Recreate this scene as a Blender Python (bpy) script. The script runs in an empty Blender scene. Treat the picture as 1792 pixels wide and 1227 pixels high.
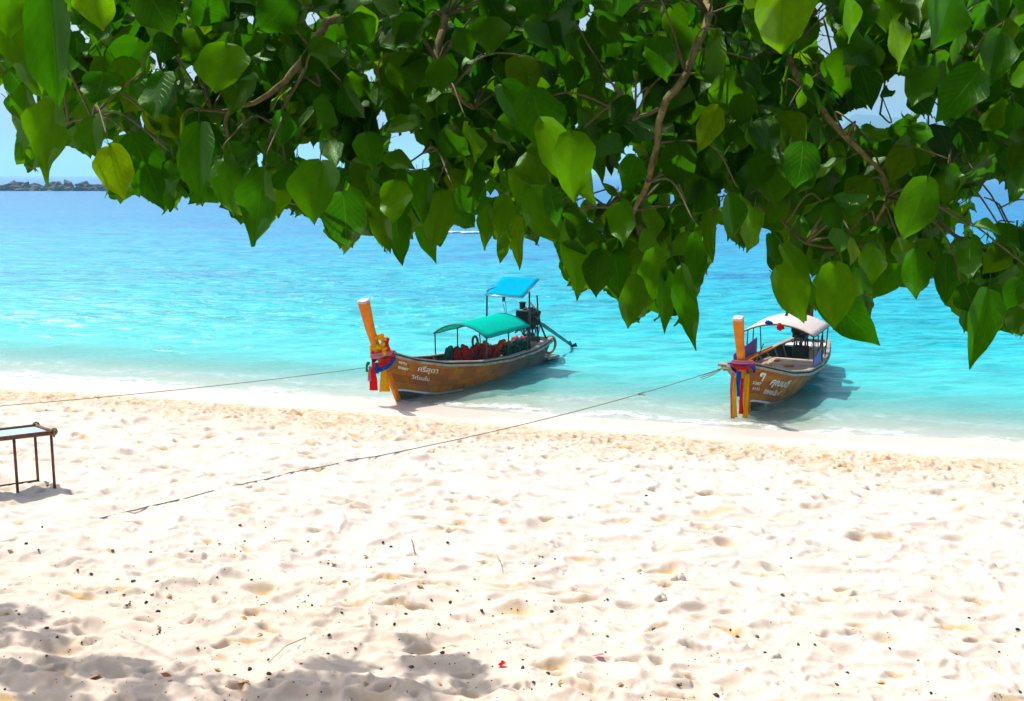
import bpy, bmesh, math, random
import numpy as np
from mathutils import Vector, Matrix, Quaternion

R = math.radians
random.seed(7)
rng = np.random.default_rng(11)
S = bpy.context.scene
COL = S.collection

# ------------------------------------------------------------------ camera, sky, sun, exposure
FPX, CXP, CYP, PITCH, CAMZ = 1921.0, 896.0, 613.5, R(9.08), 5.6
cam_d = bpy.data.cameras.new('camera'); cam = bpy.data.objects.new('camera', cam_d); COL.objects.link(cam)
cam_d.sensor_width = 36.0; cam_d.lens = FPX / 1792.0 * 36.0; cam_d.clip_start = 0.05; cam_d.clip_end = 60000
cam.location = (0, 0, CAMZ); cam.rotation_euler = (math.pi / 2 - PITCH, 0, 0)
S.camera = cam

SUN_EL, SUN_AZ = R(58), math.atan2(-0.74, 0.67)
SUN_DIR = Vector((math.sin(SUN_AZ) * math.cos(SUN_EL), math.cos(SUN_AZ) * math.cos(SUN_EL), math.sin(SUN_EL)))
W = bpy.data.worlds.new('World'); S.world = W; W.use_nodes = True
wn = W.node_tree.nodes; wl = W.node_tree.links
bg = wn['Background']; bg.inputs['Strength'].default_value = 0.12
sky = wn.new('ShaderNodeTexSky'); sky.sky_type = 'NISHITA'; sky.sun_disc = False
sky.sun_elevation = SUN_EL; sky.sun_rotation = SUN_AZ; sky.altitude = 0
sky.air_density = 1.0; sky.dust_density = 4.2; sky.ozone_density = 0.7
wl.new(sky.outputs[0], bg.inputs[0])
sun_d = bpy.data.lights.new('sun', 'SUN'); sun = bpy.data.objects.new('sun', sun_d); COL.objects.link(sun)
sun_d.energy = 4.6; sun_d.angle = R(0.53); sun_d.color = (1.0, 0.955, 0.88)
sun.rotation_euler = (-SUN_DIR).to_track_quat('-Z', 'Y').to_euler(); sun.location = SUN_DIR * 60
S.view_settings.view_transform = 'Standard'; S.view_settings.look = 'None'
S.view_settings.gamma = 1; S.view_settings.use_curve_mapping = False
S.view_settings.exposure = 0.25
S.render.engine = 'CYCLES'
cy = S.cycles
cy.max_bounces = 8; cy.diffuse_bounces = 3; cy.glossy_bounces = 3; cy.transmission_bounces = 6
cy.transparent_max_bounces = 10; cy.volume_bounces = 1; cy.caustics_reflective = False; cy.caustics_refractive = False
cy.use_denoising = True; cy.sample_clamp_indirect = 6

# ------------------------------------------------------------------ pixel <-> world helpers
FW = Vector((0, math.cos(PITCH), -math.sin(PITCH))); UP = Vector((0, math.sin(PITCH), math.cos(PITCH))); RT = Vector((1, 0, 0))
CAMP = Vector((0, 0, CAMZ))
def ray(px, py): return FW + RT * ((px - CXP) / FPX) + UP * ((CYP - py) / FPX)
def at_z(px, py, z=0.0):
    r = ray(px, py); return CAMP + r * ((z - CAMZ) / r.z)
def at_depth(px, py, d): return CAMP + ray(px, py) * d
def project(p):
    v = Vector(p) - CAMP; d = v.dot(FW)
    return CXP + FPX * v.dot(RT) / d, CYP - FPX * v.dot(UP) / d

# ------------------------------------------------------------------ numpy noise
def _hash(ix, iy, seed):
    h = (ix * 374761393 + iy * 668265263 + seed * 1442695041) & 0xFFFFFFFF
    h = ((h ^ (h >> 13)) * 1274126177) & 0xFFFFFFFF
    return ((h ^ (h >> 16)) & 0xFFFFFF) / float(0xFFFFFF)
def vn(x, y, seed=0):
    x = np.asarray(x, float); y = np.asarray(y, float)
    ix = np.floor(x).astype(np.int64); iy = np.floor(y).astype(np.int64)
    fx = x - ix; fy = y - iy
    fx = fx * fx * fx * (fx * (fx * 6 - 15) + 10); fy = fy * fy * fy * (fy * (fy * 6 - 15) + 10)
    a = _hash(ix, iy, seed); b = _hash(ix + 1, iy, seed); c = _hash(ix, iy + 1, seed); d = _hash(ix + 1, iy + 1, seed)
    return (a + (b - a) * fx) * (1 - fy) + (c + (d - c) * fx) * fy
def sstep(a, b, x):
    t = np.clip((np.asarray(x, float) - a) / (b - a), 0, 1); return t * t * (3 - 2 * t)

# ------------------------------------------------------------------ the lie of the land
def offshore(x, y): return (x + 2.9) * 0.305 + (y - 26.8) * 0.952
def beach_base(x, y):
    v = offshore(x, y) + 0.22 * np.sin(x * 0.33 + 0.6) + 0.10 * np.sin(x * 0.9 + 2); d = -v
    z = np.where(d > 0, 0.05 * d + 0.55 * sstep(1, 9, d), 0.0)
    z = np.where(d <= 0, np.maximum(0.062 * d, -3.2) + np.minimum(0, (d + 52) * 0.004), z)
    bank = sstep(8.2, 0.5, y) * 2.35
    z = z + np.where(d > 12, bank, 0)
    return np.maximum(z, -16)

# stamped relief raster of the dry sand
RX0, RY0, RES, NXr, NYr = -14.0, 6.0, 0.02, 1450, 1300
relief = np.zeros((NYr, NXr))
gx, gy = np.meshgrid(RX0 + np.arange(NXr) * RES, RY0 + np.arange(NYr) * RES)
dd = -offshore(gx, gy)
dry = sstep(1.2, 3.6, dd)
relief += (vn(gx * 1.1, gy * 1.5, 3) - .5) * 0.07 + (vn(gx * 2.3 + 5, gy * 3.4, 4) - .5) * 0.055
relief += (vn(gx * 5 + 5, gy * 7, 5) - .5) * 0.026
rid = 1 - np.abs(2 * vn(gx * 1.9 + vn(gx * 2, gy * 2, 9), gy * 3.1 + vn(gx * 2, gy * 2, 8), 6) - 1)
relief += rid ** 3 * 0.038
rid2 = 1 - np.abs(2 * vn(gx * 3.4 + 1.5 * vn(gx * 3, gy * 3, 19), gy * 7.5 + vn(gx * 3, gy * 3, 18), 16) - 1)
relief += rid2 ** 2 * 0.016
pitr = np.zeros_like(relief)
def stamp(cx, cy, a, b, ang, depth, rim, jag):
    r = max(a, b) * 2.2
    i0 = int((cx - r - RX0) / RES); i1 = int((cx + r - RX0) / RES) + 1
    j0 = int((cy - r - RY0) / RES); j1 = int((cy + r - RY0) / RES) + 1
    i0 = max(i0, 0); j0 = max(j0, 0); i1 = min(i1, NXr); j1 = min(j1, NYr)
    if i1 <= i0 or j1 <= j0: return
    X = gx[j0:j1, i0:i1] - cx; Y = gy[j0:j1, i0:i1] - cy
    c, s = math.cos(ang), math.sin(ang)
    u = (X * c + Y * s) / a; v = (-X * s + Y * c) / b
    q = np.sqrt(u * u + v * v) * (1 + jag * np.sin(3 * np.arctan2(v, u) + cx * 9))
    relief[j0:j1, i0:i1] += -depth * np.exp(-(q ** 2.6) * 1.1) + rim * np.exp(-((q - 1.35) / 0.35) ** 2)
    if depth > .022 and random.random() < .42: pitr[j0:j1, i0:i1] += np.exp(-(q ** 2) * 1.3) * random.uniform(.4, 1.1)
for k in range(5200):
    cx = random.uniform(-13, 13); cy = random.uniform(6.3, 30)
    d = -offshore(cx, cy)
    if d < 1.5: continue
    if abs(cx) > 0.52 * cy + 1: continue
    if 1.9 < d < 5.2 or (d < 7.5 and random.random() < .5):
        a = random.uniform(.05, .12); stamp(cx, cy, a, a * random.uniform(.5, 1), random.uniform(0, 3.1), random.uniform(.02, .06), random.uniform(.008, .025), .18)
    elif random.random() < .62:
        a = random.uniform(.07, .20); stamp(cx, cy, a, a * random.uniform(.28, .6), random.gauss(0, .5), random.uniform(.014, .045), random.uniform(.006, .018), .1)
for k in range(240):            # deep crisp footprints
    cx = random.uniform(-9, 9); cy = random.uniform(7, 25)
    if -offshore(cx, cy) < 3: continue
    stamp(cx, cy, random.uniform(.06, .11), random.uniform(.035, .055), random.gauss(0, .6), random.uniform(.05, .08), .012, .2)
for k in range(2600):           # crumbs thrown up in the trampled band
    d = random.uniform(1.7, 6.2); cx = random.uniform(-14, 12); cy = 26.8 + (-d - (cx + 2.9) * .305) / .952
    a = random.uniform(.025, .055); stamp(cx, cy, a, a * .8, 0, -random.uniform(.015, .04), 0, .25)
for k in range(4200):
    cy = random.uniform(7.5, 27); cx = random.uniform(-.5, .5) * cy
    if -offshore(cx, cy) < 3: continue
    a = random.uniform(.025, .06); stamp(cx, cy, a, a * random.uniform(.4, .9), random.gauss(0, .7), random.uniform(.006, .02), random.uniform(.002, .008), .25)
tram = sstep(1.6, 2.6, dd) * sstep(7.5, 4.0, dd)
relief += tram * (vn(gx * 16, gy * 18, 21) - .5) * 0.03
relief += dry * (vn(gx * 22, gy * 24, 23) - .5) * 0.006
relief *= dry * 1.36
def relief_at(x, y):
    x = np.asarray(x, float); y = np.asarray(y, float)
    u = np.clip((x - RX0) / RES, 0, NXr - 1.001); v = np.clip((y - RY0) / RES, 0, NYr - 1.001)
    i = u.astype(int); j = v.astype(int); fu = u - i; fv = v - j
    r = (relief[j, i] * (1 - fu) + relief[j, i + 1] * fu) * (1 - fv) + (relief[j + 1, i] * (1 - fu) + relief[j + 1, i + 1] * fu) * fv
    inside = (x > RX0) & (x < RX0 + (NXr - 2) * RES) & (y > RY0) & (y < RY0 + (NYr - 2) * RES)
    ed = np.minimum(np.minimum(x - RX0, RX0 + NXr * RES - x), np.minimum(y - RY0, RY0 + NYr * RES - y))
    return np.where(inside, r * sstep(0, .6, ed), 0)
def ground(x, y): return beach_base(x, y) + relief_at(x, y)
def on_sand(px, py):
    z = 1.0
    for _ in range(14):
        p = at_z(px, py, z); z = z * .4 + .6 * float(ground(p.x, p.y))
    p = at_z(px, py, z); return Vector((p.x, p.y, float(ground(p.x, p.y))))

# ------------------------------------------------------------------ materials
def new_mat(name):
    m = bpy.data.materials.new(name); m.use_nodes = True
    return m, m.node_tree.nodes, m.node_tree.links, m.node_tree.nodes['Principled BSDF']
def ramp(nodes, stops, interp='LINEAR'):
    r = nodes.new('ShaderNodeValToRGB'); e = r.color_ramp.elements
    while len(e) < len(stops): e.new(0.5)
    for el, (p, c) in zip(e, stops): el.position = p; el.color = (c[0], c[1], c[2], 1)
    r.color_ramp.interpolation = interp
    return r
def noise(nodes, links, vec, scale, detail=3, rough=.55):
    n = nodes.new('ShaderNodeTexNoise'); n.inputs['Scale'].default_value = scale
    n.inputs['Detail'].default_value = detail; n.inputs['Roughness'].default_value = rough
    if vec is not None: links.new(vec, n.inputs['Vector'])
    return n
def mathn(nodes, links, op, a, b=None, clamp=False):
    n = nodes.new('ShaderNodeMath'); n.operation = op; n.use_clamp = clamp
    for i, v in ((0, a), (1, b)):
        if v is None: continue
        if isinstance(v, (int, float)): n.inputs[i].default_value = v
        else: links.new(v, n.inputs[i])
    return n.outputs[0]
def mixc(nodes, links, fac, a, b):
    n = nodes.new('ShaderNodeMix'); n.data_type = 'RGBA'
    for i, v in ((0, fac), (6, a), (7, b)):
        if isinstance(v, (int, float)): n.inputs[i].default_value = v
        elif isinstance(v, tuple): n.inputs[i].default_value = (v[0], v[1], v[2], 1)
        else: links.new(v, n.inputs[i])
    return n.outputs[2]
def mapr(nodes, links, v, a, b, c=0., d=1.):
    n = nodes.new('ShaderNodeMapRange'); n.inputs[1].default_value = a; n.inputs[2].default_value = b
    n.inputs[3].default_value = c; n.inputs[4].default_value = d
    if not isinstance(v, (int, float)): links.new(v, n.inputs[0])
    return n.outputs[0]
MATS = {}
def paint(name, col, rough=.5, var=.25, scale=8, metal=0., bump=.15, spec=.5, dirt=None):
    if name in MATS: return MATS[name]
    m, n, l, b = new_mat(name)
    tc = n.new('ShaderNodeTexCoord')
    nz = noise(n, l, tc.outputs['Object'], scale, 5, .65)
    dk = tuple(c * (1 - var) for c in col) if dirt is None else dirt
    f = mapr(n, l, nz.outputs[0], .35, .68)
    l.new(mixc(n, l, f, dk, tuple(col)), b.inputs['Base Color'])
    b.inputs['Roughness'].default_value = rough; b.inputs['Metallic'].default_value = metal
    b.inputs['Specular IOR Level'].default_value = spec
    if bump:
        bp = n.new('ShaderNodeBump'); bp.inputs['Strength'].default_value = bump; bp.inputs['Distance'].default_value = .01
        n2 = noise(n, l, tc.outputs['Object'], scale * 6, 4, .6)
        l.new(n2.outputs[0], bp.inputs['Height']); l.new(bp.outputs[0], b.inputs['Normal'])
    MATS[name] = m; return m

def sand_material():
    m, n, l, b = new_mat('sand')
    geo = n.new('ShaderNodeNewGeometry'); pos = geo.outputs['Position']
    wet = n.new('ShaderNodeAttribute'); wet.attribute_name = 'wet'
    trm = n.new('ShaderNodeAttribute'); trm.attribute_name = 'trampled'
    pit = n.new('ShaderNodeAttribute'); pit.attribute_name = 'pit_shade'
    n1 = noise(n, l, pos, 1.3, 4); n2 = noise(n, l, pos, 60, 4, .7); n3 = noise(n, l, pos, 260, 2, .6)
    dry_c = mixc(n, l, mapr(n, l, n1.outputs[0], .3, .7), (.665, .572, .50), (.715, .622, .555))
    dry_c = mixc(n, l, mapr(n, l, n2.outputs[0], .30, .55, .22, 0), dry_c, (.40, .27, .14))
    gold = mixc(n, l, mapr(n, l, n2.outputs[0], .35, .65), (.36, .20, .055), (.60, .43, .25))
    lit0 = n.new('ShaderNodeAttribute'); lit0.attribute_name = 'litter'
    dry_c = mixc(n, l, mathn(n, l, 'MULTIPLY', lit0.outputs['Fac'], .4), dry_c, (.60, .475, .35))
    f = mathn(n, l, 'MULTIPLY', trm.outputs['Fac'], mapr(n, l, noise(n, l, pos, 5, 5, .7).outputs[0], .42, .62, 0.15, .9))
    c = mixc(n, l, f, dry_c, gold)
    c = mixc(n, l, pit.outputs['Fac'], c, (.52, .33, .10))  # golden shade of the hollows, painted into the sand colour
    # scattered dark crumbs of leaf litter
    vo = n.new('ShaderNodeTexVoronoi'); vo.inputs['Scale'].default_value = 16; vo.inputs['Randomness'].default_value = 1; l.new(pos, vo.inputs['Vector'])
    lit = n.new('ShaderNodeAttribute'); lit.attribute_name = 'litter'
    thr = mapr(n, l, vo.outputs['Distance'], .15, .11)
    sel = mathn(n, l, 'GREATER_THAN', mathn(n, l, 'MULTIPLY', n.new('ShaderNodeSeparateColor').outputs[0], 1), 2)
    sc = n.new('ShaderNodeSeparateColor'); l.new(vo.outputs['Color'], sc.inputs[0])
    sel = mathn(n, l, 'LESS_THAN', sc.outputs[0], mathn(n, l, 'MULTIPLY', lit.outputs['Fac'], .5))
    c = mixc(n, l, mathn(n, l, 'MULTIPLY', thr, sel), c, (.09, .055, .03))
    c = mixc(n, l, wet.outputs['Fac'], c, (.62, .525, .46))
    l.new(c, b.inputs['Base Color'])
    l.new(mapr(n, l, wet.outputs['Fac'], 0, 1, .95, .38), b.inputs['Roughness'])
    l.new(mapr(n, l, wet.outputs['Fac'], 0, 1, .12, .5), b.inputs['Specular IOR Level'])
    bp = n.new('ShaderNodeBump'); bp.inputs['Distance'].default_value = .012
    l.new(mapr(n, l, wet.outputs['Fac'], 0, 1, .45, .03), bp.inputs['Strength'])
    h = mathn(n, l, 'ADD', mathn(n, l, 'MULTIPLY', n2.outputs[0], 1.0), mathn(n, l, 'MULTIPLY', n3.outputs[0], .5))
    l.new(h, bp.inputs['Height']); l.new(bp.outputs[0], b.inputs['Normal'])
    return m

def water_material():
    m, n, l, b = new_mat('sea_water'); n.remove(b)
    out = n['Material Output']
    geo = n.new('ShaderNodeNewGeometry'); pos = geo.outputs['Position']
    off = n.new('ShaderNodeAttribute'); off.attribute_name = 'offshore'
    o = off.outputs['Fac']                       # metres from the shoreline
    mp = n.new('ShaderNodeMapping'); mp.inputs['Scale'].default_value = (.35, 1.0, 1); mp.inputs['Rotation'].default_value = (0, 0, R(10)); l.new(pos, mp.inputs['Vector'])
    big = noise(n, l, mp.outputs[0], .05, 4, .6); mid = noise(n, l, mp.outputs[0], .35, 4, .6)
    ow = mathn(n, l, 'MULTIPLY', o, mapr(n, l, big.outputs[0], .3, .7, .75, 1.3))
    lg = mathn(n, l, 'LOGARITHM', mathn(n, l, 'MAXIMUM', mathn(n, l, 'ADD', ow, 1.5), 1.01), 10.0)   # 0 .. 3.7
    r = ramp(n, [(0.0, (.40, .56, .42)), (.14, (.20, .58, .50)), (.24, (.06, .54, .55)), (.34, (.006, .47, .56)), (.40, (.003, .42, .57)),
                 (.47, (.005, .34, .56)), (.55, (.005, .245, .50)), (.70, (.004, .17, .42)), (1.0, (.002, .12, .34))])
    l.new(mathn(n, l, 'DIVIDE', lg, 3.7), r.inputs[0])
    # weed and rock on the bottom: violet blue blotches
    bl = mathn(n, l, 'MULTIPLY', mapr(n, l, noise(n, l, mp.outputs[0], .11, 5, .62).outputs[0], .50, .66, 0, .75), mapr(n, l, o, 12, 30))
    col = mixc(n, l, bl, r.outputs[0], (.02, .21, .48))
    mp3 = n.new('ShaderNodeMapping'); mp3.inputs['Scale'].default_value = (.30, 1.0, 1); mp3.inputs['Rotation'].default_value = (0, 0, R(12)); l.new(pos, mp3.inputs['Vector'])
    st = noise(n, l, mp3.outputs[0], 1.5, 5, .68)
    stf = mapr(n, l, st.outputs[0], .40, .60, .70, 1.12)
    stf = mathn(n, l, 'ADD', mathn(n, l, 'MULTIPLY', mathn(n, l, 'SUBTRACT', stf, 1.0), mapr(n, l, o, 3, 12)), 1.0)
    sv = n.new('ShaderNodeVectorMath'); sv.operation = 'SCALE'; l.new(col, sv.inputs[0]); l.new(stf, sv.inputs['Scale']); col = sv.outputs[0]
    dif = n.new('ShaderNodeBsdfDiffuse'); l.new(col, dif.inputs[0])
    # ripples
    mp2 = n.new('ShaderNodeMapping'); mp2.inputs['Scale'].default_value = (.42, 1.0, 1); mp2.inputs['Rotation'].default_value = (0, 0, R(14)); l.new(pos, mp2.inputs['Vector'])
    w1 = noise(n, l, mp2.outputs[0], 1.1, 6, .62); w2 = noise(n, l, mp2.outputs[0], 4.2, 4, .6); w3 = noise(n, l, mp2.outputs[0], .28, 3, .55)
    h = mathn(n, l, 'ADD', mathn(n, l, 'MULTIPLY', w1.outputs[0], .34), mathn(n, l, 'MULTIPLY', w2.outputs[0], .07))
    h = mathn(n, l, 'ADD', h, mathn(n, l, 'MULTIPLY', w3.outputs[0], .35))
    bp = n.new('ShaderNodeBump'); bp.inputs['Distance'].default_value = 1.0
    l.new(mapr(n, l, o, 0, 22, .15, 1.25), bp.inputs['Strength']); l.new(h, bp.inputs['Height'])
    l.new(bp.outputs[0], dif.inputs['Normal'])
    gl = n.new('ShaderNodeBsdfGlossy'); gl.inputs['Roughness'].default_value = .2; l.new(bp.outputs[0], gl.inputs['Normal'])
    gl.inputs[0].default_value = (1, 1, 1, 1)
    fr = n.new('ShaderNodeFresnel'); fr.inputs['IOR'].default_value = 1.33; l.new(bp.outputs[0], fr.inputs['Normal'])
    tr = n.new('ShaderNodeBsdfTransparent'); tr.inputs[0].default_value = (.93, 1, .98, 1)
    mx = n.new('ShaderNodeMixShader')
    clear = mathn(n, l, 'ADD', mapr(n, l, o, .3, 6.5, .14, .98), mapr(n, l, mid.outputs[0], .3, .7, -.05, .05), True)
    l.new(clear, mx.inputs[0]); l.new(tr.outputs[0], mx.inputs[1]); l.new(dif.outputs[0], mx.inputs[2])
    mg = n.new('ShaderNodeMixShader')
    l.new(mathn(n, l, 'MINIMUM', mathn(n, l, 'MULTIPLY', fr.outputs[0], .8), .33), mg.inputs[0]); l.new(mx.outputs[0], mg.inputs[1]); l.new(gl.outputs[0], mg.inputs[2])
    # foam lace along the edge
    fn = noise(n, l, pos, 3.2, 6, .7); fb = noise(n, l, pos, .55, 3, .5)
    oo = mathn(n, l, 'ADD', o, mapr(n, l, fb.outputs[0], .3, .7, -.55, .55))
    edge = mathn(n, l, 'MULTIPLY', mapr(n, l, oo, -.35, .1), mapr(n, l, oo, .7, .1))
    e2 = mathn(n, l, 'MULTIPLY', mathn(n, l, 'MULTIPLY', mapr(n, l, oo, .9, 1.6), mapr(n, l, oo, 2.8, 1.8)), .2)
    ff = mathn(n, l, 'MULTIPLY', mathn(n, l, 'MAXIMUM', edge, e2), mapr(n, l, fn.outputs[0], .43, .58), True)
    fo = n.new('ShaderNodeBsdfDiffuse'); fo.inputs[0].default_value = (.88, .90, .90, 1)
    mf = n.new('ShaderNodeMixShader'); l.new(mathn(n, l, 'MULTIPLY', ff, .7), mf.inputs[0]); l.new(mg.outputs[0], mf.inputs[1]); l.new(fo.outputs[0], mf.inputs[2])
    l.new(mf.outputs[0], out.inputs['Surface'])
    return m

def leaf_material():
    m, n, l, b = new_mat('leaf_green'); n.remove(b); out = n['Material Output']
    oi = n.new('ShaderNodeObjectInfo'); at = n.new('ShaderNodeAttribute'); at.attribute_name = 'tint'
    uv = n.new('ShaderNodeUVMap'); uv.uv_map = 'UVMap'
    t = mathn(n, l, 'FRACT', mathn(n, l, 'ADD', oi.outputs['Random'], at.outputs['Fac']))
    sp = n.new('ShaderNodeSeparateXYZ'); l.new(uv.outputs[0], sp.inputs[0])
    au = mathn(n, l, 'ABSOLUTE', mathn(n, l, 'SUBTRACT', sp.outputs[0], .5))
    vv = mathn(n, l, 'SUBTRACT', sp.outputs[1], mathn(n, l, 'MULTIPLY', au, .75))
    saw = mathn(n, l, 'ABSOLUTE', mathn(n, l, 'SUBTRACT', mathn(n, l, 'FRACT', mathn(n, l, 'MULTIPLY', vv, 8.0)), .5))
    vein = mathn(n, l, 'MAXIMUM', mapr(n, l, saw, .09, .02, 0, .7), mapr(n, l, au, .022, .010, 0, 1))
    rc = ramp(n, [(0, (.008, .038, .0005)), (.25, (.020, .065, .0005)), (.5, (.034, .085, .0005)), (.65, (.006, .026, .003)), (.85, (.012, .045, .001)), (1, (.055, .11, .0005))])
    rt = ramp(n, [(0, (.034, .20, .0008)), (.25, (.055, .25, .0008)), (.5, (.12, .34, .0008)), (.65, (.026, .14, .002)), (.85, (.05, .25, .001)), (1, (.22, .42, .001))])
    l.new(t, rc.inputs[0]); l.new(t, rt.inputs[0])
    tc = n.new('ShaderNodeTexCoord'); blot = noise(n, l, uv.outputs[0], 5, 5, .6)
    dk = mapr(n, l, blot.outputs[0], .35, .65, .84, 1.08)
    def mul(c):
        k = n.new('ShaderNodeVectorMath'); k.operation = 'SCALE'; l.new(c, k.inputs[0]); l.new(dk, k.inputs['Scale']); return k.outputs[0]
    cc = mixc(n, l, mathn(n, l, 'MULTIPLY', vein, .6), mul(rc.outputs[0]), (.07, .17, .012))
    ct = mixc(n, l, mathn(n, l, 'MULTIPLY', vein, .7), mul(rt.outputs[0]), (.05, .22, .01))
    geo = n.new('ShaderNodeNewGeometry')
    spot = mathn(n, l, 'MULTIPLY', mapr(n, l, noise(n, l, geo.outputs['Position'], 26, 4, .6).outputs[0], .70, .76), mapr(n, l, t, .35, .55))
    cc = mixc(n, l, spot, cc, (.16, .09, .02)); ct = mixc(n, l, spot, ct, (.12, .06, .01))
    df = n.new('ShaderNodeBsdfDiffuse'); l.new(cc, df.inputs[0])
    tr = n.new('ShaderNodeBsdfTranslucent'); l.new(ct, tr.inputs[0])
    gl = n.new('ShaderNodeBsdfGlossy'); gl.inputs['Roughness'].default_value = .45; gl.inputs[0].default_value = (.55, .8, .45, 1)
    bp = n.new('ShaderNodeBump'); bp.inputs['Strength'].default_value = .5; bp.inputs['Distance'].default_value = .004
    l.new(mathn(n, l, 'ADD', mathn(n, l, 'MULTIPLY', vein, -.6), mathn(n, l, 'MULTIPLY', blot.outputs[0], 1.2)), bp.inputs['Height'])
    for q in (df, gl): l.new(bp.outputs[0], q.inputs['Normal'])
    m1 = n.new('ShaderNodeMixShader'); m1.inputs[0].default_value = .6; l.new(df.outputs[0], m1.inputs[1]); l.new(tr.outputs[0], m1.inputs[2])
    fr = n.new('ShaderNodeFresnel'); fr.inputs['IOR'].default_value = 1.38
    m2 = n.new('ShaderNodeMixShader'); l.new(mathn(n, l, 'MULTIPLY', fr.outputs[0], .06), m2.inputs[0]); l.new(m1.outputs[0], m2.inputs[1]); l.new(gl.outputs[0], m2.inputs[2])
    l.new(m2.outputs[0], out.inputs['Surface'])
    return m

def hull_wood():
    m, n, l, b = new_mat('hull_wood')
    tc = n.new('ShaderNodeTexCoord'); oi = n.new('ShaderNodeObjectInfo'); at = n.new('ShaderNodeAttribute'); at.attribute_name = 'wear'
    mp = n.new('ShaderNodeMapping'); mp.inputs['Scale'].default_value = (1.2, 6, 9); l.new(tc.outputs['Object'], mp.inputs['Vector'])
    grain = noise(n, l, mp.outputs[0], 3, 5, .65); pat = noise(n, l, tc.outputs['Object'], 1.6, 5, .7)
    r = ramp(n, [(0, (.28, .065, .002)), (.3, (.40, .12, .002)), (.6, (.50, .18, .003)), (.85, (.40, .20, .006)), (1, (.20, .09, .01))])
    l.new(mathn(n, l, 'ADD', mathn(n, l, 'MULTIPLY', oi.outputs['Random'], .75), mathn(n, l, 'MULTIPLY', grain.outputs[0], .25)), r.inputs[0])
    g = mixc(n, l, grain.outputs[0], (.075, .08, .065), (.20, .19, .14))
    w = mathn(n, l, 'ADD', mapr(n, l, pat.outputs[0], .56, .70, 0, .75), at.outputs['Fac'], True)
    l.new(mixc(n, l, w, r.outputs[0], g), b.inputs['Base Color'])
    l.new(mapr(n, l, w, 0, 1, .5, .7), b.inputs['Roughness']); b.inputs['Specular IOR Level'].default_value = .22
    bp = n.new('ShaderNodeBump'); bp.inputs['Strength'].default_value = .35; bp.inputs['Distance'].default_value = .01
    l.new(grain.outputs[0], bp.inputs['Height']); l.new(bp.outputs[0], b.inputs['Normal'])
    return m
def cloth(name, col, transl=.4, scale=14):
    m, n, l, b = new_mat(name); n.remove(b); out = n['Material Output']
    tc = n.new('ShaderNodeTexCoord'); nz = noise(n, l, tc.outputs['Object'], scale, 4, .6)
    c = mixc(n, l, mapr(n, l, nz.outputs[0], .3, .7), tuple(v * .8 for v in col), tuple(col))
    d = n.new('ShaderNodeBsdfDiffuse'); t = n.new('ShaderNodeBsdfTranslucent'); l.new(c, d.inputs[0]); l.new(c, t.inputs[0])
    bp = n.new('ShaderNodeBump'); bp.inputs['Strength'].default_value = .3; bp.inputs['Distance'].default_value = .01
    l.new(nz.outputs[0], bp.inputs['Height']); l.new(bp.outputs[0], d.inputs['Normal'])
    x = n.new('ShaderNodeMixShader'); x.inputs[0].default_value = transl; l.new(d.outputs[0], x.inputs[1]); l.new(t.outputs[0], x.inputs[2])
    l.new(x.outputs[0], out.inputs['Surface']); MATS[name] = m
    return m

M_SAND = sand_material(); M_WATER = water_material(); M_LEAF = leaf_material(); M_HULL = hull_wood()
M_BARK = paint('bark', (.36, .29, .14), .85, .5, 30, bump=.8, dirt=(.16, .13, .05), spec=.1)
M_TWIG = paint('twig_bark', (.14, .12, .05), .7, .4, 30, bump=.3)
M_RAIL = paint('weathered_rail', (.36, .35, .33), .6, .4, 5, bump=.4, dirt=(.20, .16, .11))
M_DARKHULL = paint('bottom_paint', (.075, .055, .045), .7, .4, 6, bump=.4)
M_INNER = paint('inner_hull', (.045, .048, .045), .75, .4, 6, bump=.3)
M_WHITE = paint('white_paint', (.84, .82, .80), .5, .18, 9, bump=.1)
M_POST = paint('varnished_post', (.70, .235, .002), .5, .35, 5, bump=.25, spec=.15, dirt=(.50, .14, .004))
M_CUT = paint('painted_end', (.55, .50, .52), .7, .3, 20, bump=.3)
M_DECK = paint('deck_boards', (.52, .40, .31), .7, .35, 7, bump=.4)
M_METAL = paint('dark_steel', (.04, .055, .055), .45, .4, 14, metal=.3, bump=.2)
M_ENGINE = paint('greasy_engine', (.010, .011, .011), .65, .4, 25, metal=0, bump=.6, spec=.25)
M_CHROME = paint('worn_chrome', (.5, .5, .5), .3, .3, 20, metal=.9, bump=.1)
M_SHAFT = paint('green_shaft', (.01, .16, .12), .4, .3, 8, bump=.1)
M_RUST = paint('rusty_brown_steel', (.24, .07, .022), .6, .5, 18, metal=.2, bump=.5, dirt=(.05, .035, .03))
M_TEAL = cloth('green_canvas', (.002, .72, .58), .45)
M_BLUE = cloth('blue_tarpaulin', (.002, .62, .90), .5)
M_WCAN = cloth('white_canvas', (.86, .775, .74), .35)
M_ORANGE = cloth('orange_vest', (.85, .12, .015), .1, 20)
M_RED = cloth('red_cloth', (.80, .012, .012), .35)
M_YEL = cloth('yellow_cloth', (.88, .50, .005), .35)
M_BLU = cloth('blue_cloth', (.015, .09, .48), .3)
M_PINK = cloth('pink_cloth', (.75, .25, .34), .35)
M_GRN = cloth('green_cloth', (.01, .33, .08), .3)
M_PURP = paint('purple_board', (.15, .06, .42), .5, .2, 6, bump=.1)
M_DTEAL = cloth('dark_green_vest', (.008, .13, .11), .1, 20)
M_MAROON = cloth('maroon_vest', (.36, .04, .045), .1, 20)
M_BLACK = paint('black_rubber', (.015, .016, .017), .55, .3, 20, bump=.3)
M_ROPE = paint('grey_rope', (.26, .24, .23), .85, .4, 90, bump=.8)
M_STRAW = paint('straw_rope', (.34, .28, .16), .85, .4, 60, bump=.8)

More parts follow.
